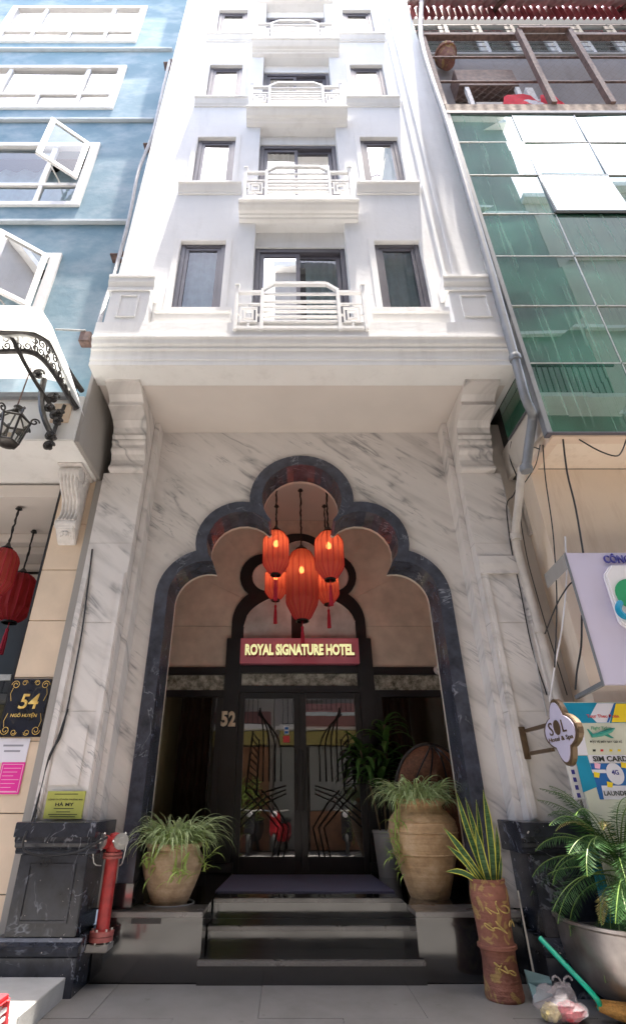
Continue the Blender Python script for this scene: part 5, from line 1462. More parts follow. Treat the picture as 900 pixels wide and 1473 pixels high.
opposite('far left house across the alley, seen only in reflections', -10, -5.0, 15, M['stucco_grey'])
opposite('far right beige house across the alley, seen only in reflections', 8.2, 14, 20, M['stucco_cream'])
# rows of neighbours continuing the alley on both sides
for x0, x1, h, lab in ((-18, -9.5, 17, 'house further along the alley beyond the blue house'), (10, 18, 18, 'house further along the alley beyond the green glass building')):
    t = thing('alley_house', lab, 'house', ((x0+x1)/2, 3, 0))
    MB().box(x0, x1-.01, -.5, 8, -.01, h).build('walls', M['stucco_grey'], t)
    MB().box(x0, x1, -.7, 8, h, h+.3).build('roof_slab', M['trim'], t)

# scooters parked across the alley, mirrored in the door glass
M['scooter_red'] = plain('red_scooter_paint', (.45,.02,.03), .25, .1)
M['scooter_dark'] = plain('dark_scooter_paint', (.03,.03,.035), .25, .1)
M['rubber'] = plain('black_tyre_rubber', (.015,.015,.015), .8, .2)
def scooter(label, x, y, rz, m_):
    t = thing('parked_scooter', label, 'scooter', (x, y, 0), 'scooters parked across the alley')
    ks = []
    for wx in (-.62, .62):
        ks.append(MB().lathe([(.16, -.03), (.22, -.045), (.25, 0), (.22, .045), (.16, .03), (.16, -.03)], (x+wx, y, .25), 20, axis='y').build('tyre', M['rubber'], t, smooth=True))
        ks.append(MB().lathe([(.03, -.04), (.155, -.02), (.155, .02), (.03, .04)], (x+wx, y, .25), 14, axis='y').build('rim', M['steel'], t))
    body = [(-.85, .55), (-.80, .72), (-.35, .70), (-.05, .66), (0, .40), (.30, .34), (.40, .60), (.50, .98), (.60, 1.0), (.66, .70), (.72, .48), (.45, .28), (-.30, .26), (-.55, .42)]
    ks.append(MB().prism([(x+a, b) for a, b in body], 'y', y-.13, y+.13).build('body', m_, t, bevel=.03))
    ks.append(MB().prism([(x+a, b) for a, b in ((-.84, .73), (-.78, .80), (-.35, .79), (-.08, .74), (-.06, .68), (-.35, .715))], 'y', y-.14, y+.14).build('saddle', M['rubber'], t, bevel=.02))
    ks.append(MB().tube([(x+.48, y-.34, 1.04), (x+.56, y-.1, 1.02), (x+.56, y+.1, 1.02), (x+.48, y+.34, 1.04)], .018, 8).build('handlebar', M['steel'], t))
    ks.append(MB().tube([(x+.66, y, .25), (x+.55, y, .95)], .035, 8).build('fork', M['steel'], t))
    ks.append(MB().lathe([(.02, 0), (.08, .03), (.075, .09), (.0, .1)], (x+.60, y, .93), 14, axis='x').build('headlight', M['signwhite'], t, smooth=True))
    t.rotation_euler.z = rz
    return t
for i, (x, y, rz, m_, lab) in enumerate(((-1.9, -6.05, 1.9, 'scooter_red', 'red scooter parked across the alley, mirrored at the left of the door glass'), (-1.1, -6.0, 1.75, 'scooter_dark', 'dark scooter parked between two red scooters across the alley'),
        (-.35, -6.05, 1.85, 'scooter_red', 'red scooter parked right of the dark one across the alley'), (1.5, -6.0, 1.7, 'scooter_dark', 'dark scooter parked alone across the alley near the faded red awning'))):
    scooter(lab, x, y, rz, M[m_])

of = thing('opposite_shop', 'timber shop front with a faded red awning across the alley, mirrored in the door glass', 'shop front', (.2, -6.5, 0))
M['timber'] = plain('brown_shop_timber', (.30,.14,.07), .5, .25, 5)
for i in range(5): MB().box(-2.4+i*.34, -2.4+i*.34+.33, -6.59, -6.53, .02, 2.7).build('door_plank', M['timber'], of, bevel=.006)
MB().box(-.55, .35, -6.59, -6.52, .02, 2.7).build('glass_door', M['stucco_dark'], of)
MB().box(.5, 2.6, -6.58, -6.50, 1.0, 2.7).build('shutter', M['stucco_dark'], of)
MB().box(.5, 2.6, -6.58, -6.46, .02, .98).build('low_wall', M['timber'], of)
MB().prism([(-6.4, 3.2), (-5.7, 3.25), (-5.7, 3.5), (-6.4, 3.95)], 'x', .3, 2.9).build('awning', M['awning'], of)
MB().box(.3, 2.9, -5.72, -5.695, 3.5, 3.60).build('awning_valance', M['curtain'], of)
MB().box(-2.6, -.7, -6.45, -6.36, 3.3, 3.7).build('red_board', M['awning'], of)
ob = thing('opposite_shrub', 'leafy potted shrub by the timber doors across the alley', 'shrub', (-1.35, -6.2, 0))
MB().lathe([(.18, 0), (.25, .4), (.0, .4)], (-1.35, -6.2, 0), 16).build('pot', M['claybrown'], ob)
mb = MB(); rr = random.Random(31)
for i in range(260):
    a, b, r_ = rr.uniform(0, 6.28), rr.uniform(-1, 1), rr.uniform(.2, .6)
    p = Vector((-1.35 + r_*math.cos(a)*math.cos(b), -6.2 + r_*.6*math.sin(a)*math.cos(b), 1.25 + r_*1.3*math.sin(b)))
    d = Vector((rr.uniform(-1,1), rr.uniform(-1,1), rr.uniform(-.5,1))).normalized()*.12; e = Vector((d.y, -d.x, rr.uniform(-.05,.05)))*.4
    mb.add([p-d, p+e, p+d, p-e], [(0,1,2,3)])
mb.build('foliage', M['spiderlight'], ob, kind='stuff')
MB().tube([(-1.35, -6.2, .4), (-1.33, -6.2, 1.2)], .03, 6).build('stem', M['cane'], ob)
# ================================================================== THINGS AT THE DOOR
hs = thing('hotel_sign', 'long red sign with pale yellow letters ROYAL SIGNATURE HOTEL over the doors', 'sign', (.0, 2.5, 3.36))
SX0, SX1, SZ0, SZ1, SY = -.925, .935, 3.165, 3.555, 2.44
MB().prism([(SY, SZ0), (SY-.02, SZ1), (SY+.14, SZ1), (SY+.14, SZ0)], 'x', SX0, SX1).build('sign_panel', M['signred'], hs, bevel=.006)
RT = Matrix.Rotation(R(90), 4, 'X')
text('lettering_side', 'ROYAL SIGNATURE HOTEL', M['signletterside'], hs, 1.70, (.02, SY-.02, SZ0+.185), height=.175, bold=.045, ext=.030, rot=RT)
text('lettering', 'ROYAL SIGNATURE HOTEL', M['signletter'], hs, 1.70, (.005, SY-.052, SZ0+.20), height=.175, bold=.045, ext=.012, rot=RT)
hn = thing('house_number', 'cream house number 52 on the black post left of the doors', 'number', (-1.04, 2.57, 2.42))
a = aY(328, 1034, 2.575)
text('digit', '5', M['cream'], hn, .105, (a.x-.055, 2.578, a.z), height=.215, bold=.05, ext=.012)
text('digit', '2', M['cream'], hn, .105, (a.x+.06, 2.578, a.z), height=.215, bold=.05, ext=.012)
c = aY(630, 964, 2.58)
cc = thing('security_camera', 'small white dome camera under the rail right of the doors', 'camera', c)
MB().lathe([(.075, .0), (.075, -.03), (.06, -.05), (.035, -.055)], (c.x, c.y, c.z), 18, axis='y').build('ring_housing', M['signwhite'], cc, smooth=True)
MB().lathe([(.001, -.075), (.025, -.065), (.034, -.05)], (c.x, c.y, c.z), 14, axis='y').build('lens', M['black'], cc, smooth=True)
dm = thing('doormat', 'dark navy doormat lying on the landing in front of the glass doors', 'doormat', (0, 1.7, .48))
MB().add([(-.955, 1.10, .4805), (.945, 1.10, .4805), (.89, 2.38, .4805), (-.90, 2.38, .4805), (-.955, 1.10, .492), (.945, 1.10, .492), (.89, 2.38, .492), (-.90, 2.38, .492)],
    [(0,3,2,1),(4,5,6,7),(0,1,5,4),(1,2,6,5),(2,3,7,6),(3,0,4,7)]).build('pile', M['mat'], dm)

# ---- plants
def blade_points(base, az, e0, bend, L, n=8, tw=0.0):
    p = Vector(base); pts = [p.copy()]; th = e0; st = L/n
    for i in range(n):
        d = Vector((math.cos(az)*math.cos(th), math.sin(az)*math.cos(th), math.sin(th)))
        p = p + d*st; pts.append(p.copy()); th -= bend/n*(.5 + 1.0*i/n); az += tw/n
    return pts
def spider_leaf_mesh(L, e0, bend, wmax, n=8):
    pts = blade_points((0,0,0), 0, e0, bend, L, n)
    ws = [wmax*(.55 + .45*math.sin(math.pi*min(1, .15+i/n)))*(1 if i < n-2 else (1-(i-(n-2))/2.05)) for i in range(n+1)]
    return MB().ribbon(pts, ws, Vector((0, 1, 0)), .25)
SPM = []
for i in range(9):
    L = rnd.uniform(.40, .64); mb = spider_leaf_mesh(L, R(rnd.uniform(45, 84)), R(rnd.uniform(105, 165)), rnd.uniform(.007, .0105))
    me = mb.mesh('leaf'); me.materials.append(M['spider']); me.polygons.foreach_set('use_smooth', [True]*len(me.polygons)); SPM.append(me)
SPL = []
for i in range(4):
    mb = spider_leaf_mesh(rnd.uniform(.10, .16), R(rnd.uniform(30, 80)), R(rnd.uniform(70, 150)), .007, 5)
    me = mb.mesh('leaf'); me.materials.append(M['spiderlight']); SPL.append(me)
def put_leaf(me, parent, pos, az, scale=1.0, tilt=0.0, roll=0.0):
    o = bpy.data.objects.new('leaf', me); col.objects.link(o)
    adopt(o, parent)
    o.location = pos; o.rotation_euler = (roll, tilt, az); o.scale = (scale,)*3
    return o
def spider_foliage(parent, c, rimr, nleaf, scale, spread=1.0, seed=1, hang=()):
    rr = random.Random(seed)
    for i in range(nleaf):
        a = rr.uniform(0, 2*math.pi); r_ = rimr*math.sqrt(rr.random())*.75
        put_leaf(rr.choice(SPM), parent, (c[0]+r_*math.cos(a), c[1]+r_*math.sin(a), c[2]-.03+rr.uniform(-.02,.04)), a + rr.uniform(-.6, .6), scale*rr.uniform(.7, 1.1), rr.uniform(-.12, .45), rr.uniform(-.35, .35))
    mb = MB()
    for i in range(230):
        a = rr.uniform(0, 2*math.pi); r_ = rimr*math.sqrt(rr.random())*.8; n = 7
        b = Vector((c[0]+r_*math.cos(a), c[1]+r_*math.sin(a), c[2]-.04)); L = rr.uniform(.28, .50)*scale; az = a + rr.uniform(-.7, .7)
        pts = blade_points(b, az, R(rr.uniform(25, 85)), R(rr.uniform(110, 175)), L, n, rr.uniform(-.4, .4))
        ws = [rr.uniform(.006, .009)*(.6 + .4*math.sin(math.pi*min(1, .15+k_/n)))*(1 if k_ < n-1 else .3) for k_ in range(n)] + [.001]
        mb.ribbon(pts, ws, Vector((-math.sin(az), math.cos(az), 0)), .25)
    mb.build('foliage', M['spider'], parent, smooth=True, kind='stuff')
    for (p, n) in hang:
        top = Vector((c[0] + (p[0]-c[0])*.75, c[1] + (p[1]-c[1])*.75, c[2]+.05))
        mid = Vector(((top.x+p[0])/2, (top.y+p[1])/2 - .04, max(top.z, p[2])*.6 + min(top.z, p[2])*.4 + .1))
        MB().tube(smoothline([top, mid, Vector(p)], 4), .004, 4).build('runner', M['spiderlight'], parent)
        for i in range(n):
            a = rr.uniform(0, 2*math.pi)
            put_leaf(rr.choice(SPL), parent, Vector(p) + Vector((rr.uniform(-.05,.05), rr.uniform(-.03,.01), rr.uniform(-.05,.07))), a, rr.uniform(1.0, 1.7), rr.uniform(-.2, .9))
# left clay pot
pc = Vector((-1.315, .47, .4805))
p1 = thing('potted_spider_plant', 'weathered clay pot with a bushy spider plant on the left podium', 'potted plant', pc)
MB().lathe([(.0, 0), (.165, 0), (.18, .025), (.225, .12), (.27, .23), (.297, .32), (.293, .37), (.262, .415), (.25, .435), (.272, .455), (.282, .465), (.282, .487), (.25, .487), (.235, .44), (.23, .41), (.0, .41)], pc, 40).build('clay_pot', M['clay2'], p1, smooth=True)
MB().lathe([(.0, .43), (.235, .42)], pc, 20).build('soil', M['soil'], p1)
spider_foliage(p1, pc + Vector((0, -.03, .50)), .28, 285, .90, seed=3, hang=[((-1.44, .20, .86), 11), ((-1.22, .16, .72), 14), ((-1.17, .15, .78), 9), ((-1.30, .17, .98), 9), ((-.98, .36, .74), 10), ((-.97, .38, .86), 6), ((-1.48, .20, .74), 8)])
MB().tube([pc + Vector((.23*math.cos(a), .02+.23*math.sin(a), .004)) for a in [i*2*math.pi/32 for i in range(33)]], .005, 5).build('ring_stain', M['plasticgrey'], p1)
# right tall jar
qc = Vector((1.245, .79, .4805))
p2 = thing('potted_spider_plant', 'tall ochre clay jar with a spider plant on the right podium', 'potted plant', qc)
MB().lathe([(.0, 0), (.19, 0), (.205, .03), (.25, .16), (.31, .34), (.35, .50), (.36, .59), (.34, .675), (.285, .74), (.24, .77), (.23, .80), (.265, .825), (.28, .84), (.275, .865), (.23, .87), (.21, .80), (.0, .79)], qc, 44).build('clay_jar', M['clay'], p2, smooth=True)
for z, r_ in ((.56, .362), (.37, .325), (.655, .347)):
    MB().lathe([(r_-.008, -.014), (r_+.006, 0), (r_-.008, .014)], (qc.x, qc.y, qc.z+z), 44).build('raised_band', M['clay'], p2, smooth=True)
MB().lathe([(.0, .82), (.21, .81)], qc, 20).build('soil', M['soil'], p2)
spider_foliage(p2, qc + Vector((-.05, -.06, .86)), .27, 285, .84, seed=8, hang=[((.92, .62, .98), 16), ((.90, .60, .86), 16), ((.96, .56, 1.10), 12), ((.93, .60, .74), 9)])
# dracaena in a grey plastic pot
dc = Vector((1.10, 2.30, .4805))
p3 = thing('potted_dracaena', 'tall dark leafed dracaena in a pale grey plastic pot beside the right door', 'potted plant', dc)
MB().lathe([(.0, 0), (.125, 0), (.13, .02), (.165, .46), (.175, .47), (.175, .50), (.155, .50), (.15, .42), (.0, .42)], dc, 28).build('plastic_pot', M['plasticgrey'], p3, smooth=True)
MB().lathe([(.0, .44), (.155, .43)], dc, 18).build('soil', M['soil'], p3)
DM = []
for i in range(5):
    n = 9; pts = blade_points((0,0,0), 0, R(rnd.uniform(35, 70)), R(rnd.uniform(80, 150)), rnd.uniform(.45, .66), n)
    ws = [.040*math.sin(math.pi*min(1, .10 + .9*i_/n))**.8 + .003 for i_ in range(n+1)]
    me = MB().ribbon(pts, ws, Vector((0, 1, 0)), .3).mesh('leaf'); me.materials.append(M['corn']); me.polygons.foreach_set('use_smooth', [True]*len(me.polygons)); DM.append(me)
rr = random.Random(21)
for (dx, dy, hx, lean) in ((-.06, 0, 1.02, -.22), (.07, .03, 1.35, .02), (.0, -.05, .80, -.05)):
    top = dc + Vector((dx + lean, dy - .1, .44 + hx)); b0 = dc + Vector((dx, dy, .43))
    MB().tube(smoothline([b0, b0.lerp(top, .5) + Vector((.02, 0, 0)), top], 3), .014, 6).build('cane', M['cane'], p3, smooth=True)
    for i in range(30):
        f = rr.random(); put_leaf(rr.choice(DM), p3, b0.lerp(top, .62 + .40*f), i*2.4 + rr.uniform(-.4, .4), rr.uniform(.7, 1.05) * (1 if f < .7 else .8), rr.uniform(-.5, .35)*f)
# wicker hooded chair behind the jar
wc = Vector((1.62, 1.72, .4805))
wk = thing('wicker_chair', 'brown wicker hooded chair with dark ribs behind the tall clay jar', 'chair', wc)
n, m = 26, 12; vs = []; fs = []
for i in range(n+1):
    a = math.pi*i/n
    for j in range(m+1):
        b = math.pi/2*j/m
        r_ = .47; vs.append((wc.x + r_*math.cos(a)*math.cos(b)*1.0, wc.y - .12 - .30*math.sin(b)*math.sin(a)*.8, wc.z + .86 + .60*math.sin(a)*(.35+.65*math.cos(b))))
for i in range(n):
    for j in range(m): fs.append((i*(m+1)+j, i*(m+1)+j+1, (i+1)*(m+1)+j+1, (i+1)*(m+1)+j))
MB().add(vs, fs).build('woven_hood', M['wicker'], wk, smooth=True)
MB().tube([(wc.x + .475*math.cos(a), wc.y-.12, wc.z + .86 + .61*math.sin(a)) for a in [math.pi*i/24 for i in range(25)]], .025, 8).build('hood_rim', M['iron'], wk, smooth=True)
for u in (-.55, -.15, .3, .65):
    MB().tube([(wc.x + .47*math.cos(math.pi/2 - u*t*1.25)*1.0*math.sin(math.pi/2*min(1, t*1.02)) , wc.y - .12 - .255*math.sin(math.pi*min(t, 1))*1 - .02, wc.z + .86 + .60*(1 - .98*t*t)) for t in [k_/10 for k_ in range(11)]], .011, 5).build('hood_rib', M['black'], wk)
MB().tube([(wc.x + .48*math.cos(a), wc.y - .12 - .27*math.sin(a), wc.z+.86) for a in [math.pi*i/20 for i in range(21)]], .018, 6).build('hood_band', M['black'], wk)
MB().lathe([(.40, .12), (.47, .35), (.48, .86)], (wc.x, wc.y-.10, wc.z), 30).build('woven_body', M['wicker'], wk, smooth=True)
MB().lathe([(.30, 0), (.33, .02), (.40, .12)], (wc.x, wc.y-.10, wc.z), 24).build('base_ring', M['iron'], wk, smooth=True)

# snake plant in a bamboo shaped clay jar
sc_ = Vector((1.495, -.29, 0))
sp = thing('potted_snake_plant', 'bamboo shaped brown painted jar with yellow edged snake plant on the pavement', 'potted plant', sc_)
MB().lathe([(.0, .001), (.142, .001), (.148, .02), (.143, .06), (.135, .16), (.130, .24), (.134, .29), (.140, .305)], sc_, 36).build('lower_joint', M['claybrown'], sp, smooth=True)
MB().lathe([(.140, .304), (.153, .312), (.153, .332), (.140, .340)], sc_, 36).build('node_ring', M['claybrown'], sp, smooth=True)
MB().lathe([(.138, .339), (.134, .36), (.138, .46), (.150, .56), (.155, .64), (.150, .70), (.140, .735), (.146, .745), (.146, .765), (.128, .765), (.125, .70), (.0, .69)], sc_, 36).build('upper_joint', M['claybrown'], sp, smooth=True)
M['reliefyellow'] = plain('ochre_relief_paint', (.40,.29,.09), .6, .45, 30)
for (a, z, s_) in ((-1.85, .58, 1), (-1.25, .55, 1.2), (-2.1, .48, .8), (-1.6, .44, 1.1), (-.75, .47, .9), (-1.75, .20, .7), (-1.35, .17, .8), (-2.0, .24, .5)):
    rb_ = .150 if z > .33 else .141
    ct = sc_ + Vector((rb_*math.cos(a), rb_*math.sin(a), z)); tx = Vector((-math.sin(a), math.cos(a), 0))
    pts = [ct + tx*(.05*s_*math.sin(2.2*q_+a*5)) + Vector((0, 0, s_*.05*(q_-1)*math.cos(q_*1.7+a*3))) for q_ in [k_*.22 for k_ in range(12)]]
    MB().tube(pts, .005, 5).build('painted_relief', M['reliefyellow'], sp, smooth=True)
rr = random.Random(5)
def sleaf(base, tip, bow, wmax):
    base = Vector(base); tip = Vector(tip); n = 10
    pts = [base.lerp(tip, i/n) + Vector(bow)*math.sin(math.pi*i/n) for i in range(n+1)]
    ws = [wmax*(.62 + .38*math.sin(math.pi*min(1, .1 + i/n*.85)))*(1 if i < 7 else max(.02, 1-((i-6.9)/3.15)**1.6)) for i in range(n+1)]
    d = (tip-base).normalized(); view = Vector((.25, -1, .1)); side = d.cross(view).normalized()
    lf = MB().ribbon(pts, ws, side, .22).build('leaf', M['snake'], sp, smooth=True)
    ed = MB()
    for s in (-1, 1):
        t_ = (tip-base).normalized(); nn = side.cross(t_).normalized()
        o = [p + side*(s*(w_)) + nn*(.22*w_) for p, w_ in zip(pts, ws)]; i_ = [p + side*(s*w_*.74) + nn*(.22*w_*.74 + .0012*(1)) for p, w_ in zip(pts, ws)]
        i2 = [p - view.normalized()*-.002 for p in i_]; o2 = [p + view.normalized()*.002 for p in o]
        ed.add(o2 + i2, [(k_, k_+1, n+1+k_+1, n+1+k_) for k_ in range(n)])
    ed.build('leaf_edge', M['snakeedge'], lf)
T = lambda u, v, y=-.29: aY(u, v, y)
for (bu, bv, tu, tv, y, bow, w_) in ((704, 1272, 655, 1138, -.28, (-.02, 0, 0), .030), (706, 1274, 668, 1146, -.22, (0, 0, 0), .026), (700, 1272, 684, 1150, -.20, (.0, 0, 0), .022), (708, 1274, 694, 1136, -.32, (.015, 0, 0), .036),
      (703, 1275, 683, 1190, -.36, (-.01, 0, 0), .036), (712, 1272, 713, 1188, -.28, (.012, 0, 0), .024), (698, 1266, 637, 1190, -.33, (.0, 0, .02), .030), (696, 1268, 642, 1216, -.34, (0, 0, .03), .026), (694, 1266, 640, 1254, -.36, (0, 0, .05), .022),
      (710, 1274, 676, 1168, -.18, (0, 0, 0), .022), (714, 1274, 702, 1180, -.22, (0, 0, 0), .024), (700, 1274, 672, 1190, -.25, (0, 0, 0), .022), (716, 1275, 720, 1230, -.30, (.0, 0, 0), .016)):
    b = T(bu, bv, -.29); b.z = .69; b.y = -.29 + (y+.29)*.5
    sleaf(b, T(tu, tv, y), bow, w_)

# ---- metal bowl with a cycad
bc = Vector((2.66, -.50, 0))
cy = thing('potted_cycad', 'large cycad with arching green fronds in a big metal bowl', 'potted plant', bc)
MB().lathe([(.0, .004), (.36, .004), (.42, .02), (.52, .07), (.60, .14), (.655, .24), (.675, .36), (.68, .50), (.70, .515), (.70, .535), (.665, .535), (.65, .45), (.0, .45)], bc, 64).build('metal_bowl', M['bowl'], cy, smooth=True)
MB().lathe([(.0, .47), (.655, .46)], bc, 30).build('soil', M['soil'], cy)
MB().lathe([(.10, .45), (.13, .55), (.12, .75), (.09, .86), (.0, .90)], bc + Vector((-.14, -.08, 0)), 18, 9, .12).build('shaggy_trunk', M['cane'], cy, smooth=False)
def frond(L, e0, bend, m_, width=.17, n=46):
    pts = blade_points((0,0,0), 0, e0, bend, L, n)
    rib = MB().tube(pts[::3] + [pts[-1]], [.006*(1-.8*i/(len(pts[::3])+1)) + .001 for i in range(len(pts[::3])+1)], 5)
    lf = MB()
    for i in range(5, n):
        t = i/n; p = pts[i]; d = (pts[min(i+1, n)] - pts[i-1]).normalized(); sd_ = Vector((0, 1, 0)); up = d.cross(sd_)
        ll = width*math.sin(math.pi*min(1, .16 + .84*t))**.7*rnd.uniform(.85, 1.1)
        for s in (-1, 1):
            dirv = (sd_*s*.86 + d*rnd.uniform(.35,.6) + up*rnd.uniform(-.42,-.18) + Vector((0, 0, rnd.uniform(-.14, .04)))).normalized()
            wv = d*.0031
            q = p + dirv*ll; mid = p + dirv*ll*.55 + Vector((0, 0, -.004))
            lf.add([p - wv*.6, p + wv*.6, mid + wv, mid - wv, q], [(0,1,2,3),(3,2,4)])
    a = lf.mesh('leaflets'); a.materials.append(M[m_]); b = rib.mesh('midrib'); b.materials.append(M['cycadrib'])
    return a, b
FR = [frond(rnd.uniform(.74, .92), R(e), R(b), 'cycad') for e, b in ((75, 70), (62, 85), (48, 95), (35, 100), (20, 85), (5, 70), (70, 110), (50, 125))]
DRY = [frond(.62, R(25), R(110), 'drycycad', .10), frond(.66, R(70), R(120), 'drycycad', .08)]
rr = random.Random(11)
def put_frond(pair, az, scale, pos, tilt=0.0, roll=0.0):
    fo = bpy.data.objects.new('frond', pair[0]); col.objects.link(fo); adopt(fo, cy)
    fo.location = pos; fo.rotation_euler = (roll, tilt, az); fo.scale = (scale*1.0,)*3
    ro = bpy.data.objects.new('midrib', pair[1]); col.objects.link(ro); ro.parent = fo
crown = bc + Vector((-.16, -.10, .90))
for i in range(46):
    az = i*2.39996 + rr.uniform(-.2, .2)
    lvl = i/46
    k_ = min(5, int(lvl*6.2)) if rr.random() < .7 else rr.randrange(8)
    put_frond(FR[k_], az, rr.uniform(.72, .92), crown + Vector((.05*math.cos(az), .05*math.sin(az), .05 - .12*lvl)), rr.uniform(-.1, .1), rr.uniform(-.25, .25))
for az, k_, s_ in ((R(212), 2, 1.0), (R(232), 3, 1.05), (R(250), 2, 1.1), (R(262), 4, 1.0), (R(276), 3, 1.1), (R(200), 4, 1.0), (R(188), 3, .95), (R(240), 5, .95), (R(224), 7, 1.1), (R(205), 6, 1.05), (R(268), 7, 1.1)):
    put_frond(FR[k_], az, s_, crown + Vector((0, 0, rr.uniform(-.16, .0))), rr.uniform(-.05, .15), rr.uniform(-.3, .3))
for az, k_, s_, ti in ((R(205), 5, .9, .5), (R(225), 4, .95, .6), (R(245), 5, .9, .7), (R(262), 4, .9, .6), (R(190), 5, .85, .55), (R(215), 3, .9, .75), (R(236), 3, .85, .9), (R(180), 4, .85, .35), (R(255), 2, .9, .6)):
    put_frond(FR[k_], az, s_, crown + Vector((0, 0, -.10)), ti, rr.uniform(-.2, .2))
put_frond(DRY[0], R(215), 1.0, crown + Vector((0, 0, -.18))); put_frond(DRY[1], R(192), 1.05, crown); put_frond(DRY[1], R(235), .9, crown + Vector((0, .02, .05))); put_frond(DRY[0], R(250), .9, crown + Vector((0, 0, -.2)))

# ---- red standpipe
hp_ = Vector((-1.775, -.03, 0))
hy = thing('fire_standpipe', 'red fire department standpipe with two capped inlets beside the left podium', 'standpipe', hp_)
MB().box(-1.90, -1.69, -.12, .075, .235, .287).build('concrete_block', M['cement'], hy, bevel=.008)
zb_, zt2 = .345, .93
MB().lathe([(.098, -.045), (.098, -.012), (.06, -.011)], (hp_.x, hp_.y, zb_), 28).build('lower_flange', M['pink_pipe'], hy, smooth=True)
MB().lathe([(.10, -.008), (.10, .022), (.056, .024)], (hp_.x, hp_.y, zb_), 28).build('upper_flange', M['pink_pipe'], hy, smooth=True)
for k_ in range(6):
    a = k_*math.pi/3 + .2; MB().tube([(hp_.x + .078*math.cos(a), hp_.y + .078*math.sin(a), zb_-.062), (hp_.x + .078*math.cos(a), hp_.y + .078*math.sin(a), zb_+.04)], .010, 6).build('bolt', M['steel'], hy)
MB().lathe([(.056, .02), (.056, zt2-zb_-.05)], (hp_.x, hp_.y, zb_), 28).build('red_pipe', M['red_pipe'], hy, smooth=True)
MB().lathe([(.085, -.05), (.085, -.03), (.06, -.028), (.085, -.024), (.085, -.004), (.055, .0)], (hp_.x, hp_.y, zt2), 28).build('neck_flange', M['pink_pipe'], hy, smooth=True)
MB().lathe([(.066, 0), (.07, .05), (.068, .10), (.045, .14), (.0, .15)], (hp_.x, hp_.y, zt2), 24).build('head', M['red_pipe'], hy, smooth=True)
for s in (-1, 1):
    p0 = Vector((hp_.x + s*.03, hp_.y, zt2+.07)); p1 = Vector((hp_.x + s*.085, hp_.y-.11, zt2+.085)); d = (p1-p0).normalized()
    MB().tube([p0, p1], [.05, .056], 16).build('inlet', M['red_pipe'], hy, smooth=True)
    MB().tube([p1, p1+d*.035, p1+d*.036, p1+d*.05], [.064, .064, .03, .026], 18).build('inlet_cap', M['steel'], hy, smooth=True)
    for k_ in range(3):
        a = k_*2.1; e1 = d.cross(Vector((0, 0, 1))).normalized(); e2 = d.cross(e1)
        MB().lathe([(.001, -.014), (.012, 0), (.001, .014)], p1 + d*.018 + e1*.068*math.cos(a) + e2*.068*math.sin(a), 8).build('cap_lug', M['steel'], hy)
    MB().tube(smoothline([p1 + d*.03 + Vector((s*.05, 0, -.03)), p1 + Vector((s*.04, 0, -.16)), Vector((hp_.x + s*.075, hp_.y-.05, zt2-.10))], 3), .005, 5).build('cap_chain', M['steel'], hy)

# ---- dustpan, broom and rubbish bag on the pavement
dpn = thing('dustpan', 'blue grey plastic dustpan with a long thin metal handle leaning by the right pedestal', 'dustpan', aZ(785, 1430, 0))
h0 = aY(744, 1281, -.22); h1 = aZ(769, 1411, .10)
MB().tube([h0, h1], .009, 8).build('handle', M['steel'], dpn, smooth=True)
a0 = aZ(757, 1413, .10); b0 = aZ(796, 1415, .09); c0 = aZ(797, 1432, .012); d0 = aZ(768, 1443, .012)
up = Vector((0, 0, .004))
MB().add([a0, b0, c0, d0, a0+up, b0+up, c0+up, d0+up], [(0,3,2,1),(4,5,6,7),(0,1,5,4),(1,2,6,5),(2,3,7,6),(3,0,4,7)]).build('pan', M['dustpan'], dpn)
for p, q in ((a0, b0), (a0, d0), (b0, c0)):
    MB().add([p, q, q + Vector((0, .01, .035)), p + Vector((0, .01, .075))], [(0,1,2,3)]).build('pan_side', M['dustpan'], dpn)
bo = thing('broom', 'straw broom with a green plastic handle lying against the metal bowl', 'broom', aZ(850, 1440, 0))
g0 = aY(776, 1349, -.52); g1 = aZ(852, 1430, .16); g2 = aZ(862, 1445, .10); g3 = aZ(862, 1452, .07)
MB().tube(smoothline([g0, g0.lerp(g1, .5), g1, g2, g3], 3), .019, 10).build('handle', M['greenhandle'], bo, smooth=True)
s0 = g3 + Vector((-.005, 0, .02)); s1 = s0 + Vector((.32, -.12, -.05))
MB().tube([s0, s0.lerp(s1, .3), s0.lerp(s1, .7), s1], [.032, .05, .05, .07], 14).build('straw_bundle', M['straw'], bo)
rr = random.Random(4)
sw2 = MB()
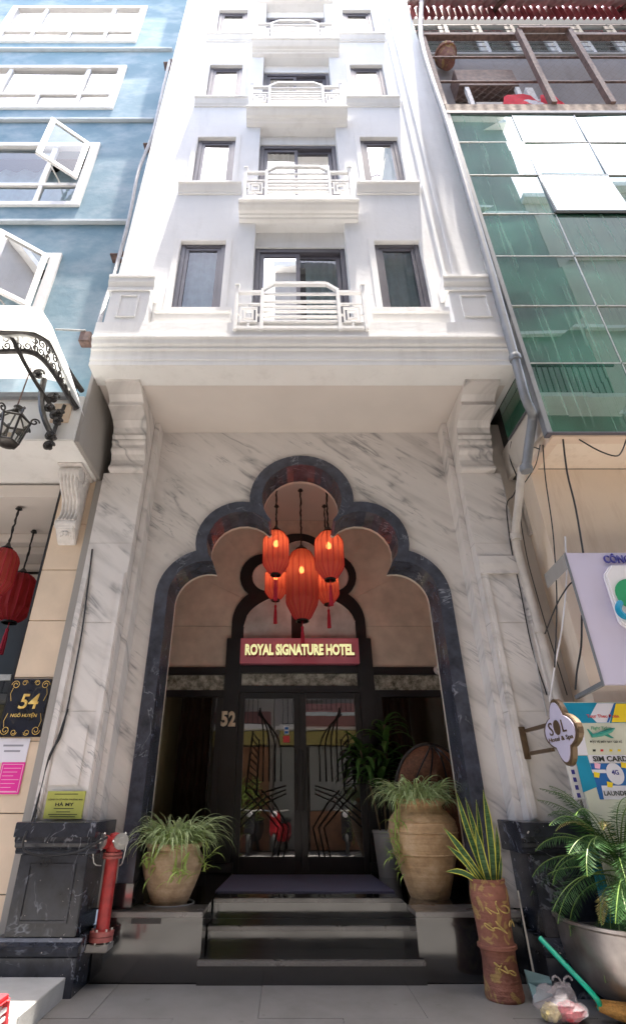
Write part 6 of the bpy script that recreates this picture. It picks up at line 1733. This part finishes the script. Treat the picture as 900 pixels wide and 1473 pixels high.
for i in range(60):
    o = Vector((rr.uniform(-.02, .02), rr.uniform(-.045, .045), rr.uniform(-.03, .045))); sw2.bar(s0 + o*.7, s1 + o*1.7 + Vector((rr.uniform(0, .1), 0, 0)), .004)
sw2.build('loose_straw', M['straw'], bo, kind='stuff')
bgc = aZ(805, 1447, .085)
bg_ = thing('rubbish_bag', 'knotted clear plastic bag of red rubbish on the pavement next to the dustpan', 'bag', (bgc.x, bgc.y, 0))
def blob(name, m_, parent, c, rx, ry, rz, seed, amp=.22, n=14, mth=9):
    r2 = random.Random(seed); ph = [r2.uniform(0, 6.28) for _ in range(6)]; vs = []; fs = []
    for j in range(mth+1):
        b = -math.pi/2 + math.pi*j/mth
        for i in range(n):
            a = 2*math.pi*i/n
            k_ = 1 + amp*(math.sin(3*a+ph[0]+2*b)*.5 + math.sin(5*a+ph[1]-3*b)*.35 + math.sin(4*b+ph[2]+a)*.4 + r2.uniform(-.35, .35))
            vs.append((c.x + rx*k_*math.cos(a)*math.cos(b), c.y + ry*k_*math.sin(a)*math.cos(b), max(.003, c.z + rz*k_*math.sin(b))))
    for j in range(mth):
        for i in range(n): fs.append((j*n+i, j*n+(i+1) % n, (j+1)*n+(i+1) % n, (j+1)*n+i))
    return MB().add(vs, fs).build(name, m_, parent, smooth=False)
M['redsnack'] = plain('red_rubbish', (.50,.06,.08), .6, .5, 40)
blob('rubbish', M['redsnack'], bg_, Vector((bgc.x+.06, bgc.y-.01, .055)), .10, .07, .055, 3)
M['yellowsnack'] = plain('yellow_rubbish', (.55,.45,.20), .6, .4, 40)
blob('rubbish', M['yellowsnack'], bg_, Vector((bgc.x-.07, bgc.y, .05)), .07, .06, .05, 4)
blob('plastic_film', M['bag'], bg_, Vector((bgc.x, bgc.y, .09)), .16, .11, .10, 6, .25, 22, 14)
for s in (-1, 1):
    MB().tube(spiral(Vector((bgc.x+.05+s*.035, bgc.y, .21)), (s, 0, .3), (0, 0, 1), .035, .9, 12, .02), .007, 5).build('knot_loop', M['bag'], bg_)
